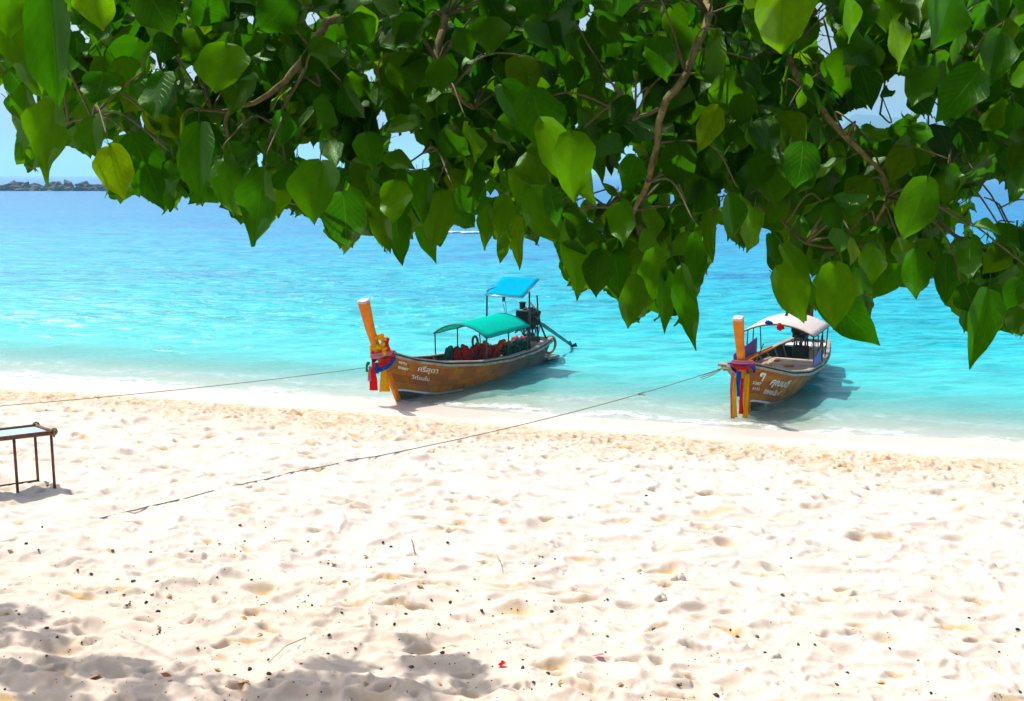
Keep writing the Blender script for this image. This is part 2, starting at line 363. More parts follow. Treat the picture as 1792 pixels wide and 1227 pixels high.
# ------------------------------------------------------------------ object helpers
def link(name, me, mat=None, parent=None):
    o = bpy.data.objects.new(name, me); COL.objects.link(o)
    if mat is not None and me is not None and not me.materials: me.materials.append(mat)
    if parent is not None: o.parent = parent
    return o
def tag(o, label, cat, group=None):
    o['label'] = label; o['category'] = cat
    if group: o['group'] = group
    return o
def empty(name, loc=(0, 0, 0), rz=0, label=None, cat=None, group=None):
    o = bpy.data.objects.new(name, None); COL.objects.link(o); o.location = loc; o.rotation_euler = (0, 0, rz); o.empty_display_size = .2
    if label: tag(o, label, cat, group)
    return o
class MB:
    def __init__(s): s.v = []; s.f = []; s.sm = []
    def add(s, vs, fs, smooth=True):
        k = len(s.v); s.v += [tuple(p) for p in vs]; s.f += [tuple(i + k for i in f) for f in fs]; s.sm += [smooth] * len(fs)
    def box(s, c, size, rot=None, smooth=False, bev=0):
        bm = bmesh.new(); bmesh.ops.create_cube(bm, size=1)
        for v in bm.verts: v.co = Vector((v.co.x * size[0], v.co.y * size[1], v.co.z * size[2]))
        if bev: bmesh.ops.bevel(bm, geom=bm.edges[:], offset=bev, segments=1, affect='EDGES', profile=.5)
        Mx = Matrix.Translation(Vector(c)) @ (rot if rot is not None else Matrix.Identity(4))
        bm.verts.ensure_lookup_table()
        s.add([Mx @ v.co for v in bm.verts], [[v.index for v in f.verts] for f in bm.faces], smooth); bm.free()
    def tube(s, pts, r, n=8, cap=True, smooth=True):
        pts = [Vector(p) for p in pts]; rs = r if isinstance(r, (list, tuple)) else [r] * len(pts)
        vs = []; ref = None
        for i, p in enumerate(pts):
            d = (pts[min(i + 1, len(pts) - 1)] - pts[max(i - 1, 0)]).normalized()
            if ref is None: ref = Vector((0, 0, 1)) if abs(d.z) < .9 else Vector((1, 0, 0))
            a = (ref - d * ref.dot(d)).normalized(); ref = a; b = d.cross(a)
            for k in range(n):
                t = 2 * math.pi * k / n; vs.append(p + (a * math.cos(t) + b * math.sin(t)) * rs[i])
        fs = []
        for i in range(len(pts) - 1):
            for k in range(n): fs.append((i * n + k, i * n + (k + 1) % n, (i + 1) * n + (k + 1) % n, (i + 1) * n + k))
        if cap: fs.append(tuple(range(n - 1, -1, -1))); fs.append(tuple((len(pts) - 1) * n + k for k in range(n)))
        s.add(vs, fs, smooth)
    def cyl(s, a, b, r, n=14): s.tube([a, b], r, n, True, False)
    def ring(s, c, rad, r, axis=(0, 0, 1), n=24, m=7, turns=1.0, rise=0.):
        ax = Vector(axis).normalized(); u = ax.orthogonal().normalized(); w = ax.cross(u); c = Vector(c)
        N = int(n * turns)
        pts = [c + (u * math.cos(2 * math.pi * i / n) + w * math.sin(2 * math.pi * i / n)) * rad + ax * rise * i / n for i in range(N + 1)]
        s.tube(pts, r, m, True)
    def blob(s, c, rad, seed=0, amp=.2, sub=2, rot=None):
        bm = bmesh.new(); bmesh.ops.create_icosphere(bm, subdivisions=sub, radius=1)
        rr = random.Random(seed); ph = [rr.uniform(0, 6) for _ in range(6)]
        vs = []
        for v in bm.verts:
            q = v.co; k = 1 + amp * (math.sin(q.x * 3.1 + ph[0]) * math.sin(q.y * 2.7 + ph[1]) + .6 * math.sin(q.z * 5 + ph[2] + q.x * 3) * math.sin(q.y * 5 + ph[3]))
            p = Vector((q.x * rad[0], q.y * rad[1], q.z * rad[2])) * k
            if rot is not None: p = rot @ p
            vs.append(Vector(c) + p)
        s.add(vs, [[v.index for v in f.verts] for f in bm.faces]); bm.free()
    def mesh(s, name):
        me = bpy.data.meshes.new(name); me.from_pydata(s.v, [], s.f)
        me.polygons.foreach_set('use_smooth', s.sm); me.update(); return me
    def build(s, name, mat, parent=None): return link(name, s.mesh(name), mat, parent)
def grid_mesh(name, X, Y, Z, attrs=None, smooth=True):
    nr, nc = X.shape; co = np.stack([X, Y, Z], -1).reshape(-1, 3).astype(np.float32)
    idx = np.arange(nr * nc).reshape(nr, nc)
    q = np.stack([idx[:-1, :-1], idx[:-1, 1:], idx[1:, 1:], idx[1:, :-1]], -1).reshape(-1, 4)
    me = bpy.data.meshes.new(name); me.vertices.add(len(co)); me.vertices.foreach_set('co', co.ravel())
    me.loops.add(q.size); me.loops.foreach_set('vertex_index', q.ravel().astype(np.int32))
    me.polygons.add(len(q)); me.polygons.foreach_set('loop_start', (np.arange(len(q)) * 4).astype(np.int32))
    me.update(calc_edges=True); me.polygons.foreach_set('use_smooth', np.full(len(q), smooth))
    for k, a in (attrs or {}).items():
        at = me.attributes.new(k, 'FLOAT', 'POINT'); at.data.foreach_set('value', a.ravel().astype(np.float32))
    me.validate(); return me

# ------------------------------------------------------------------ beach (one sheet: bank, sand, sea bed)
angs = np.concatenate([[-400, -60, -12, -4, -1.6, -.95, -.72, -.6], np.linspace(-.52, .52, 800), [.6, .72, .95, 1.6, 4, 12, 60, 400]])
rows = [-60., -30, -12, -4, 0, 2, 4, 5.5, 6.5, 7.2]; y = 7.8
while y < 31.5: rows.append(y); y *= 1.00245
while y < 9000: rows.append(y); y = y * 1.06 + .1
rows = np.array(rows); yy = np.maximum(rows, 8) + 2
X = np.clip(angs[None, :] * yy[:, None], -9000, 9000); Y = np.repeat(rows[:, None], len(angs), 1)
Z = ground(X, Y); V = offshore(X, Y)
rl = relief_at(X, Y)
edge_n = 0.35 * (vn(X * .8, Y * .8, 31) - .5)
wet = sstep(-1.9 + 0, -1.0, V + edge_n * 2)
tramp = sstep(1.5, 2.3, -V + edge_n) * sstep(8.0, 3.6, -V + edge_n * 4 + 1.5 * (vn(X * .35, Y * .6, 33) - .5))
iu = np.clip((X - RX0) / RES, 0, NXr - 1).astype(int); iv = np.clip((Y - RY0) / RES, 0, NYr - 1).astype(int)
pit_shade = np.maximum(sstep(-.055, -.10, rl) * .8, np.clip(pitr[iv, iu], 0, 1) * .85) * ((X > RX0) & (X < RX0 + NXr * RES) & (Y > RY0) & (Y < RY0 + NYr * RES)) * (1 - wet)  # mask for the painted shade: deep relief and some stamped pits
litter = sstep(12.5, 8.5, Y + X * .12) * sstep(4, -3, X) + .35 * sstep(15, 9, Y)
sand = link('sand', grid_mesh('sand', X, Y, Z, dict(wet=wet, trampled=tramp, pit_shade=pit_shade, litter=np.clip(litter, 0, 1))), M_SAND); sand['kind'] = 'structure'

# ------------------------------------------------------------------ sea
angs = np.concatenate([np.linspace(-3000, -1, 14)[:-1] if False else np.array([-60, -12, -4, -1.6, -.95]), np.linspace(-.62, .62, 420), np.array([.95, 1.6, 4, 12, 60])])
vs_ = [-2.5]; v = -2.3
while v < 40: vs_.append(v); v += .09 + max(v, 0) * .004
while v < 8600: vs_.append(v); v *= 1.035
vs_ = np.array(vs_)
T = angs[None, :] * (24 + np.maximum(vs_, 0))[:, None]; T = np.clip(T, -8600, 8600); VV = np.repeat(vs_[:, None], len(angs), 1)
X = -2.9 + T * .952 + VV * .305; Y = 26.8 - T * .305 * np.exp(-VV / 60) + VV * .952
VO = offshore(X, Y)
amp = sstep(-.2, 7, VO) * sstep(140, 40, VO)
Z = amp * ((vn(X * .55 + 3, Y * 1.5, 41) - .5) * .15 + (vn(X * 1.4, Y * 3.6, 42) - .5) * .07 + (vn(X * 3.0, Y * 6.5, 43) - .5) * .018)
# the small swell just before the sand
Z += .035 * np.exp(-((VO - 1.6 - .5 * np.sin(X * .35)) / .5) ** 2) * (.4 + vn(X * .5, Y * .5, 44))
sea = link('water', grid_mesh('water', X, Y, Z, dict(offshore=VO)), M_WATER); sea['kind'] = 'structure'

# ------------------------------------------------------------------ haze
hz = MB(); hz.box((0, 4500, 95), (24000, 19000, 250)); hzo = hz.build('haze', None); hzo['kind'] = 'stuff'
hm = bpy.data.materials.new('haze_air'); hm.use_nodes = True; hn = hm.node_tree.nodes; hn.remove(hn['Principled BSDF'])
pv = hn.new('ShaderNodeVolumePrincipled'); pv.inputs['Color'].default_value = (.42, .80, 1, 1); pv.inputs['Density'].default_value = .00028
pv.inputs['Anisotropy'].default_value = .2
hm.node_tree.links.new(pv.outputs[0], hn['Material Output'].inputs['Volume']); hzo.data.materials.append(hm)

# ------------------------------------------------------------------ islands on the horizon
M_ISLE = paint('forested_island', (.035, .08, .05), .9, .5, .02, bump=0)
def island(name, D, pts, seed):
    n = 90; xs = np.linspace(pts[0][0], pts[-1][0], n)
    hs = np.interp(xs, [p[0] for p in pts], [p[1] for p in pts])
    wx = (xs - CXP) / FPX * D; wz = np.maximum(0, hs) / FPX * D
    wz = wz * (1 + .10 * (vn(wx * .02, wx * 0, seed) - .5) * 2 + .05 * (vn(wx * .08, wx * 0, seed + 1) - .5))
    cs = np.linspace(-1, 1, 15)
    XX = np.repeat(wx[None, :], 15, 0); YY = D + cs[:, None] * (60 + wz[None, :] * 1.6)
    prof = (1 - np.abs(cs)) ** .8
    ZZ = prof[:, None] * wz[None, :] * (1 + .25 * (vn(XX * .012, YY * .02, seed + 2) - .5) * (1 - prof[:, None])) - 2 * (np.abs(cs)[:, None] > .98)
    o = link(name, grid_mesh(name, XX, YY, ZZ), M_ISLE); o['kind'] = 'structure'; return o
island('island', 3000, [(1395, 0), (1420, 30), (1455, 75), (1478, 108), (1500, 112), (1535, 98), (1560, 92), (1590, 84), (1610, 92), (1640, 98), (1668, 88), (1700, 70), (1760, 60), (1830, 55), (1900, 30), (1960, 0)], 51)
island('island', 3600, [(1030, 0), (1050, 8), (1066, 16), (1076, 27), (1088, 18), (1110, 15), (1150, 20), (1200, 12), (1260, 0)], 61)

# rocky reef on the left
M_ROCK = paint('dark_rock', (.085, .075, .07), .9, .45, 1.2, bump=.8, dirt=(.03, .028, .03))
M_ROCKP = paint('pale_rock', (.42, .36, .32), .9, .4, 1.5, bump=.6)
reef = empty('rocky_reef', at_z(90, 334, 0), 0, 'low ridge of dark jagged rocks in the sea near the horizon', 'reef')
base_p = at_z(90, 334, 0)
rr = random.Random(5)
bmr = MB(); bmr.blob((-8, 6, -.4), (48, 7, 1.3), 3, .12, 3); bmr.build('sand_bar', M_ROCKP, reef)
rock_meshes = []
for k in range(6):
    b_ = MB(); b_.blob((0, 0, 0), (1, .8, .75), 90 + k, .42, 2)
    me = b_.mesh('rock')
    for i, vv_ in enumerate(me.vertices): vv_.co *= 1 + .22 * (rr.random() - .5)
    me.polygons.foreach_set('use_smooth', [False] * len(me.polygons)); me.materials.append(M_ROCK); rock_meshes.append(me)
for k in range(150):
    t = k / 149; x = -58 + t * 92 + rr.uniform(-1.5, 1.5)
    pxr = 896 + (base_p.x + x) / base_p.y * 1921
    prof = float(np.interp(pxr, [-120, 0, 30, 50, 85, 110, 127, 133, 175, 205, 240, 262], [.8, .9, 1.4, 1.7, 1.3, 1.9, 2.3, .9, 1.6, 1.3, .8, .3]))
    o = bpy.data.objects.new('rock', rr.choice(rock_meshes)); COL.objects.link(o); o.parent = reef
    dep = rr.uniform(-3.5, 6)
    hgt = 2.2 * prof * rr.uniform(.35, 1.0) * (1 if dep > 0 else .5)
    o.location = (x, dep, hgt * .35); s_ = rr.uniform(1.0, 2.6); hgt = min(hgt, s_ * 1.25)
    o.scale = (s_ * 1.3, s_, hgt); o.rotation_euler = (rr.uniform(-.4, .4), rr.uniform(-.4, .4), rr.uniform(0, 6))

# ------------------------------------------------------------------ long-tail boats
class Hull:
    def __init__(s, L, rake, zg, bg, keel=-.28, ramps=.6):
        s.L, s.rake, s.zg, s.bg, s.keel = L, rake, zg, bg, keel; s.ramp = ramps
    def pt(s, t, w, side):
        k = [p[0] for p in s.zg]; zg = float(np.interp(t, k, [p[1] for p in s.zg])); b = float(np.interp(t, [p[0] for p in s.bg], [p[1] for p in s.bg]))
        xk = s.L * t * .985; xg = -s.rake + (s.L + s.rake + .25) * t
        zk = s.keel * float(sstep(0, .25, t)) - .03
        e = .98 - .42 * float(sstep(0.02, .4, t))
        x = xk + (xg - xk) * w ** 1.0; z = zk + (zg - zk) * w; y = side * max(b, .03) * (w ** e * .97 + .03)
        return Vector((x, y, z))
    def normal(s, t, w, side):
        a = s.pt(min(t + .01, 1), w, side) - s.pt(max(t - .01, 0), w, side); b = s.pt(t, min(w + .02, 1), side) - s.pt(t, max(w - .02, 0), side)
        n = a.cross(b).normalized(); return n if n.y * side > 0 else -n
    def rail(s, side, off=0, dz=0, t0=0, t1=1, n=30):
        out = []
        for i in range(n + 1):
            t = t0 + (t1 - t0) * i / n; p = s.pt(t, 1, side); out.append(Vector((p.x, p.y + side * off, p.z + dz)))
        return out

def strip_patch(h, t0, t1, w0, w1, side, off, th, nt=3, nw=2):
    """a plank: curved patch standing `off` proud of the shell with thickness th"""
    vs = []; fs = []
    for lay in (off, off - th):
        for i in range(nt + 1):
            for j in range(nw + 1):
                t = t0 + (t1 - t0) * i / nt; w = w0 + (w1 - w0) * j / nw
                vs.append(h.pt(t, w, side) + h.normal(t, w, side) * lay)
    m = nw + 1; N = (nt + 1) * m
    for i in range(nt):
        for j in range(nw):
            q = (i * m + j, (i + 1) * m + j, (i + 1) * m + j + 1, i * m + j + 1)
            fs.append(q if side < 0 else q[::-1])
    for i in range(nt):
        for j in (0, nw): fs.append((i * m + j, (i + 1) * m + j, N + (i + 1) * m + j, N + i * m + j))
    for j in range(nw):
        for i in (0, nt): fs.append((i * m + j, i * m + j + 1, N + i * m + j + 1, N + i * m + j))
    return vs, fs

def lettering(text, size, h, t_at, w_at, parent, side=-1, shear=.25, weight=.018, sp=1.0):
    cu = bpy.data.curves.new('lettering', 'FONT'); cu.body = text; cu.size = size; cu.shear = shear; cu.offset = size * weight; cu.space_character = sp
    cu.resolution_u = 3
    o = bpy.data.objects.new('tmp', cu); COL.objects.link(o)
    dg = bpy.context.evaluated_depsgraph_get(); me = bpy.data.meshes.new_from_object(o.evaluated_get(dg)); bpy.data.objects.remove(o)
    bm = bmesh.new(); bm.from_mesh(me); bmesh.ops.triangulate(bm, faces=bm.faces[:])
    bmesh.ops.subdivide_edges(bm, edges=[e for e in bm.edges if e.calc_length() > size * .4], cuts=1)
    k0 = h.pt(t_at, 0, side); k1 = h.pt(t_at, 1, side); hw = (k1 - k0).length
    for v in bm.verts:
        t = t_at + v.co.x / (h.L + .3); w = w_at + v.co.y / hw
        v.co = h.pt(min(t, 1), min(max(w, .02), .99), side) + h.normal(min(t, .98), min(max(w, .02), .98), side) * .045
    bm.to_mesh(me); bm.free(); me.materials.clear()
    return link('lettering', me, M_WHITE, parent)

def make_hull(root, h, planks=True, stripe_t=.32, wear0=.30, wear1=.75):
    # shell, outside and inside
    n = 26; mw = 7; mb = MB(); vs = []
    for side in (-1, 1):
        for i in range(n + 1):
            for j in range(mw + 1): vs.append(h.pt(i / n, j / mw, side))
    fs = []
    for sd in (0, 1):
        o = sd * (n + 1) * (mw + 1)
        for i in range(n):
            for j in range(mw):
                a = o + i * (mw + 1) + j; q = (a, a + mw + 1, a + mw + 2, a + 1); fs.append(q if sd == 0 else q[::-1])
    o2 = (n + 1) * (mw + 1)
    for j in range(mw): fs.append((n * (mw + 1) + j, o2 + n * (mw + 1) + j, o2 + n * (mw + 1) + j + 1, n * (mw + 1) + j + 1))
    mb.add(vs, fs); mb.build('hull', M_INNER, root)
    for side in (-1, 1):
        # bottom paint and painted line
        b_ = MB(); b_.add(*strip_patch(h, .004, .995, .0, .205, side, .010, .02, 24, 2)); b_.build('bottom_strake', M_DARKHULL, root)
        if planks:
            b_ = MB(); b_.add(*strip_patch(h, .006, stripe_t, .209, .25, side, .014, .02, 10, 1)); b_.build('painted_line', M_WHITE, root)
            ws = [.255, .40, .545, .69, .835, .965]
            for a in range(5):
                t = .012; k = 0
                while t < .99:
                    ln = random.uniform(.045, .085) if t < .5 else random.uniform(.10, .17)
                    t1 = min(t + ln, .993)
                    if .993 - t1 < .03: t1 = .993
                    b_ = MB(); vs, fs = strip_patch(h, t + .0012, t1 - .0012, ws[a] + .004, ws[a + 1] - .004, side, .010 + random.uniform(0, .004), .016, 3 if t < .5 else 4, 1)
                    b_.add(vs, fs); me = b_.mesh('plank'); at = me.attributes.new('wear', 'FLOAT', 'POINT')
                    at.data.foreach_set('value', [float(sstep(wear0, wear1, (v[0] / h.L))) * .95 + .1 * random.random() for v in vs])
                    link('plank', me, M_HULL, root); t = t1
        else:
            b_ = MB(); vs, fs = strip_patch(h, .01, .99, .21, .97, side, .012, .02, 20, 3); b_.add(vs, fs); me = b_.mesh('side_planking')
            link('side_planking', me, M_DARKHULL, root)
        # gunwale: capping, rubbing strake and inner lining
        for nm, off, dz, wd, ht, mt in (('gunwale', -.035, .012, .13, .035, M_RAIL), ('rubbing_strake', .035, -.075, .05, .06, M_RAIL)):
            pts = h.rail(side, off, dz, 0.005, .995, 34); vs = []
            for p in pts:
                for (dy, dzz) in ((-wd / 2, -ht / 2), (wd / 2, -ht / 2), (wd / 2, ht / 2), (-wd / 2, ht / 2)): vs.append((p.x, p.y + dy, p.z + dzz))
            fs = []
            for i in range(len(pts) - 1):
                for k in range(4): fs.append((i * 4 + k, i * 4 + (k + 1) % 4, (i + 1) * 4 + (k + 1) % 4, (i + 1) * 4 + k))
            fs += [(0, 1, 2, 3), tuple((len(pts) - 1) * 4 + k for k in (3, 2, 1, 0))]
            b_ = MB(); b_.add(vs, fs, False); b_.build(nm, mt, root)
        if planks:
            for k in range(11):
                t = .12 + k * .078; a = h.pt(t, .3, side); c = h.pt(t, .96, side); b_ = MB()
                pts = [h.pt(t, w, side) - h.normal(t, w, side) * .035 for w in (.3, .45, .6, .75, .95)]
                b_.tube(pts, .028, 4, True, False); b_.build('frame_rib', M_DECK, root)

def floorboards(root, h, t0, t1, z, nb, names='deck_board', w_at=.45):
    for k in range(nb):
        t = t0 + (t1 - t0) * (k + .5) / nb; p = h.pt(t, w_at, 1); ln = (t1 - t0) * (h.L) / nb
        b_ = MB(); b_.box((h.L * t, 0, z + random.uniform(0, .008)), (ln - .012, 2 * (p.y - .05), .03), bev=.004); b_.build(names, M_DECK, root)
def thwart(root, h, t, wd=.22, z=None):
    p = h.pt(t, .8, 1); z = z if z is not None else p.z
    b_ = MB(); b_.box((p.x, 0, z), (wd, 2 * (p.y - .045), .04), bev=.006); return b_.build('thwart', M_DECK, root)

def prow(root, pts, widths, depths, cutmat=M_CUT, lower=.30):
    """stem timber running up into the tall prow post"""
    vs = []; fs = []; n = len(pts)
    for i, (x, z) in enumerate(pts):
        j = min(i + 1, n - 1); k = max(i - 1, 0); d = Vector((pts[j][0] - pts[k][0], 0, pts[j][1] - pts[k][1])).normalized()
        nx = Vector((d.z, 0, -d.x)); w = widths[i] / 2; dp = depths[i] / 2; c = Vector((x, 0, z))
        ch = .62
        for (a, b_) in ((-dp, -w * ch), (-dp * ch, -w), (dp * ch, -w), (dp, -w * ch), (dp, w * ch), (dp * ch, w), (-dp * ch, w), (-dp, w * ch)):
            vs.append(c + nx * a + Vector((0, b_, 0)))
    for i in range(n - 1):
        for k in range(8): fs.append((i * 8 + k, i * 8 + (k + 1) % 8, (i + 1) * 8 + (k + 1) % 8, (i + 1) * 8 + k))
    fs.append(tuple(range(7, -1, -1)))
    b_ = MB(); b_.add(vs, fs, False); post = b_.build('prow_post', M_POST, root)
    top = vs[-8:]; c = sum((Vector(v) for v in top), Vector()) / 8
    d = (Vector((pts[-1][0], 0, pts[-1][1])) - Vector((pts[-2][0], 0, pts[-2][1]))).normalized()
    b_ = MB(); ring0 = [Vector(v) + d * .0 for v in top]; ring1 = [c + (Vector(v) - c) * 1.03 + d * .012 for v in top]; ring2 = [c + (Vector(v) - c) * .93 + d * .05 for v in top]
    fs = []
    for a in (0, 8):
        for k in range(8): fs.append((a + k, a + (k + 1) % 8, a + 8 + (k + 1) % 8, a + 8 + k))
    fs.append(tuple(16 + k for k in range(8)))
    b_.add(ring0 + ring1 + ring2, fs, False); b_.build('painted_end', cutmat, post)
    return post

def arched_roof(root, x0, x1, half, z_edge, rise, mat, trim, dz1=0, nx=8, ny=14, name='canopy', half1=None):
    half1 = half1 or half
    xs = np.linspace(x0, x1, nx + 1); ts = np.linspace(-1, 1, ny + 1)
    X = np.repeat(xs[:, None], ny + 1, 1); F = (X - x0) / (x1 - x0); T = np.repeat(ts[None, :], nx + 1, 0)
    Y = T * (half + (half1 - half) * F); Z = z_edge + rise * (1 - T ** 2) + dz1 * F - .018 * np.sin(F * math.pi * 3) ** 2
    me = grid_mesh(name, X, Y, Z); o = link(name, me, mat, root)
    sm = o.modifiers.new('thick', 'SOLIDIFY'); sm.thickness = .012
    for i, f in ((0, 0), (nx, 1)):
        b_ = MB(); b_.tube([(X[i, j], Y[i, j], Z[i, j] - .016) for j in range(ny + 1)], .017, 6); b_.build('roof_hoop', trim, o)
    for j in (0, ny):
        b_ = MB(); b_.tube([(X[i, j], Y[i, j], Z[i, j] - .016) for i in range(nx + 1)], .014, 6); b_.build('roof_rail', trim, o)
    b_ = MB(); b_.tube([(X[nx // 2, j], Y[nx // 2, j], Z[nx // 2, j] - .022) for j in range(ny + 1)], .013, 6); b_.build('roof_hoop', trim, o)
    return o
def post(root, a, b, r=.02, mat=None, name='canopy_post'):
    m_ = MB(); m_.tube([a, b], r, 7); return m_.build(name, mat or M_METAL, root)

def engine(root, x, z, flip=False, tail=2.6, tail_dz=-.95, yaw=0.0):
    e = MB()
    e.box((x, 0, z + .32), (.60, .40, .42), bev=.03)            # block
    e.box((x - .02, 0, z + .53), (.44, .24, .14), bev=.03)      # head
    e.box((x - .02, .0, z + .62), (.38, .15, .07), bev=.025)    # rocker cover
    e.box((x + .05, 0, z + .10), (.42, .22, .14), bev=.03)      # sump
    e.cyl((x + .25, 0, z + .30), (x + .38, 0, z + .26), .16)    # bell housing
    e.cyl((x - .31, -.02, z + .42), (x - .28, -.02, z + .42), .17, 18)
    eng = e.build('engine', M_ENGINE, root)
    e = MB()
    e.box((x - .37, 0, z + .40), (.07, .42, .40), bev=.02)
    for k in range(9): e.box((x - .41, -.17 + k * .0425, z + .40), (.015, .012, .34))
    e.build('radiator', M_ENGINE, eng)
    for yv, zz, rr_ in ((-.08, .22, .075), (.10, .30, .06), (-.02, .46, .09)):
        p_ = MB(); p_.cyl((x - .30, yv, z + zz), (x - .335, yv, z + zz), rr_, 16); p_.build('pulley', M_METAL, eng)
    p_ = MB(); p_.cyl((x + .02, -.20, z + .34), (x + .24, -.20, z + .34), .065, 12); p_.build('alternator', M_METAL, eng)
    p_ = MB(); p_.cyl((x - .05, .18, z + .60), (x - .05, .18, z + .78), .09, 14); p_.cyl((x - .05, .18, z + .78), (x - .05, .18, z + .81), .11, 14); p_.build('air_filter', M_ENGINE, eng)
    p_ = MB(); p_.tube([(x + .1, -.16, z + .48), (x + .22, -.19, z + .55), (x + .26, -.16, z + .75), (x + .25, -.14, z + 1.0)], .026, 7); p_.build('exhaust_pipe', M_METAL, eng)
    for k in range(4):
        p_ = MB(); yy_ = -.17 if k % 2 else -.15
        p_.tube([(x - .15 + k * .1, -.14, z + .5), (x - .14 + k * .1, -.24, z + .46 - .03 * k), (x - .10 + k * .1, -.23, z + .25), (x + .02 + k * .07, -.15, z + .14)], .013, 6); p_.build('hose', M_BLACK, eng)
    for (a, b_) in (((x - .2, -.1, z + .64), .05), ((x + .2, -.08, z + .66), .04)):
        p_ = MB(); p_.ring(a, b_, .011, (0, 1, 0), 14, 6); p_.build('lifting_eye', M_CHROME, eng)
    p_ = MB()
    for yv in (-.13, .13): p_.tube([(x - .55, yv, z - .05), (x - .3, yv, z + .02), (x + .34, yv, z + .02), (x + .42, yv * .5, z + .1)], .025, 6)
    p_.box((x, 0, z + .015), (.08, .34, .04)); p_.cyl((x, 0, z - .42), (x, 0, z), .045); p_.build('engine_cradle', M_METAL, eng)
    p_ = MB(); p_.tube([(x - .5, -.08, z + .0), (x - .9, -.10, z + .12), (x - 1.35, -.12, z + .15)], .02, 6); p_.build('tiller', M_METAL, eng)
    rq = random.Random(int(x * 10))
    p_ = MB()
    for k in range(34):
        c = (x + rq.uniform(-.42, .42), rq.uniform(-.24, .24), z + rq.uniform(-.05, .72))
        if k % 2: p_.box(c, (rq.uniform(.05, .2), rq.uniform(.05, .16), rq.uniform(.05, .18)), rot=Matrix.Rotation(rq.uniform(0, 3), 4, 'Z') @ Matrix.Rotation(rq.uniform(-.5, .5), 4, 'X'), bev=.008)
        else: p_.ring(c, rq.uniform(.04, .12), rq.uniform(.01, .02), (rq.uniform(-1, 1), rq.uniform(-1, 1), rq.uniform(-.5, .5)), 12, 5, rq.uniform(.4, 1))
    fit_ = p_.build('engine_fittings', M_ENGINE, eng); fit_['kind'] = 'stuff'
    for k in range(4):
        p_ = MB(); y0 = rq.uniform(-.2, .2); p_.tube([(x + .3, y0, z + .6), (x + .45, y0 * 1.3, z + .35), (x + .42, y0 * 1.5, z), (x + .35 + .1 * k, y0, z - .4)], .014, 6); p_.build('fuel_line', M_BLACK, eng)
    # the long shaft
    a = Vector((x + .34, 0, z + .26)); d = Vector((math.cos(yaw), math.sin(yaw), 0)); b = a + d * tail + Vector((0, 0, tail_dz))
    p_ = MB(); p_.tube([a, a + (b - a) * .3, b], [.06, .045, .034], 9); sh = p_.build('propeller_shaft', M_SHAFT, root)
    p_ = MB(); p_.tube([a + (b - a) * .22 + Vector((0, 0, .07)), a + (b - a) * .6 + Vector((0, 0, .06)), b + Vector((0, 0, .06)) - (b - a) * .05], .012, 6); p_.build('cooling_pipe', M_METAL, sh)
    ax = (b - a).normalized(); u = ax.orthogonal().normalized(); w = ax.cross(u)
    p_ = MB(); p_.cyl(b, b + ax * .12, .045)
    for k in range(3):
        t = k * 2.094; r1 = u * math.cos(t) + w * math.sin(t); r2 = ax.cross(r1)
        q = [b + ax * .03 + r1 * .03 - r2 * .02, b + ax * .0 + r1 * .17 - r2 * .07, b + ax * .07 + r1 * .19 + r2 * .05, b + ax * .10 + r1 * .03 + r2 * .03]
        p_.add(q + [v + ax * .012 for v in q], [(0, 1, 2, 3), (7, 6, 5, 4), (0, 1, 5, 4), (1, 2, 6, 5), (2, 3, 7, 6), (3, 0, 4, 7)], False)
    p_.build('propeller', M_METAL, sh)
    return eng

def sash(name_mat, pts, width, label, root_mat, seed=0, side=(0, 1, 0), grp=None):
    """a strip of cloth following pts (world), rippled"""
    pts = [Vector(p) for p in pts]
    # resample
    N = 18; segs = [0]
    for a, b in zip(pts, pts[1:]): segs.append(segs[-1] + (b - a).length)
    P = []
    for i in range(N + 1):
        d = segs[-1] * i / N; k = max(j for j in range(len(segs) - 1) if segs[j] <= d + 1e-9); f = (d - segs[k]) / max(1e-6, segs[k + 1] - segs[k])
        P.append(pts[k].lerp(pts[k + 1], f))
    sd = Vector(side).normalized(); vs = []; m = 4; ws = width if isinstance(width, (list, tuple)) else (width, width)
    for i, p in enumerate(P):
        d = (P[min(i + 1, N)] - P[max(i - 1, 0)]).normalized(); s2 = (sd - d * sd.dot(d)).normalized(); nn = d.cross(s2)
        wd = ws[0] + (ws[1] - ws[0]) * i / N
        for j in range(m + 1):
            u = j / m - .5; vs.append(p + s2 * u * wd + nn * (.022 * math.sin(j * 2.3 + seed + i * .35)))
    fs = [(i * (m + 1) + j, i * (m + 1) + j + 1, (i + 1) * (m + 1) + j + 1, (i + 1) * (m + 1) + j) for i in range(N) for j in range(m)]
    b_ = MB(); b_.add(vs, fs); o = b_.build('cloth_sash', name_mat)
    s_ = o.modifiers.new('thick', 'SOLIDIFY'); s_.thickness = .008
    tag(o, label, 'sash', grp); return o

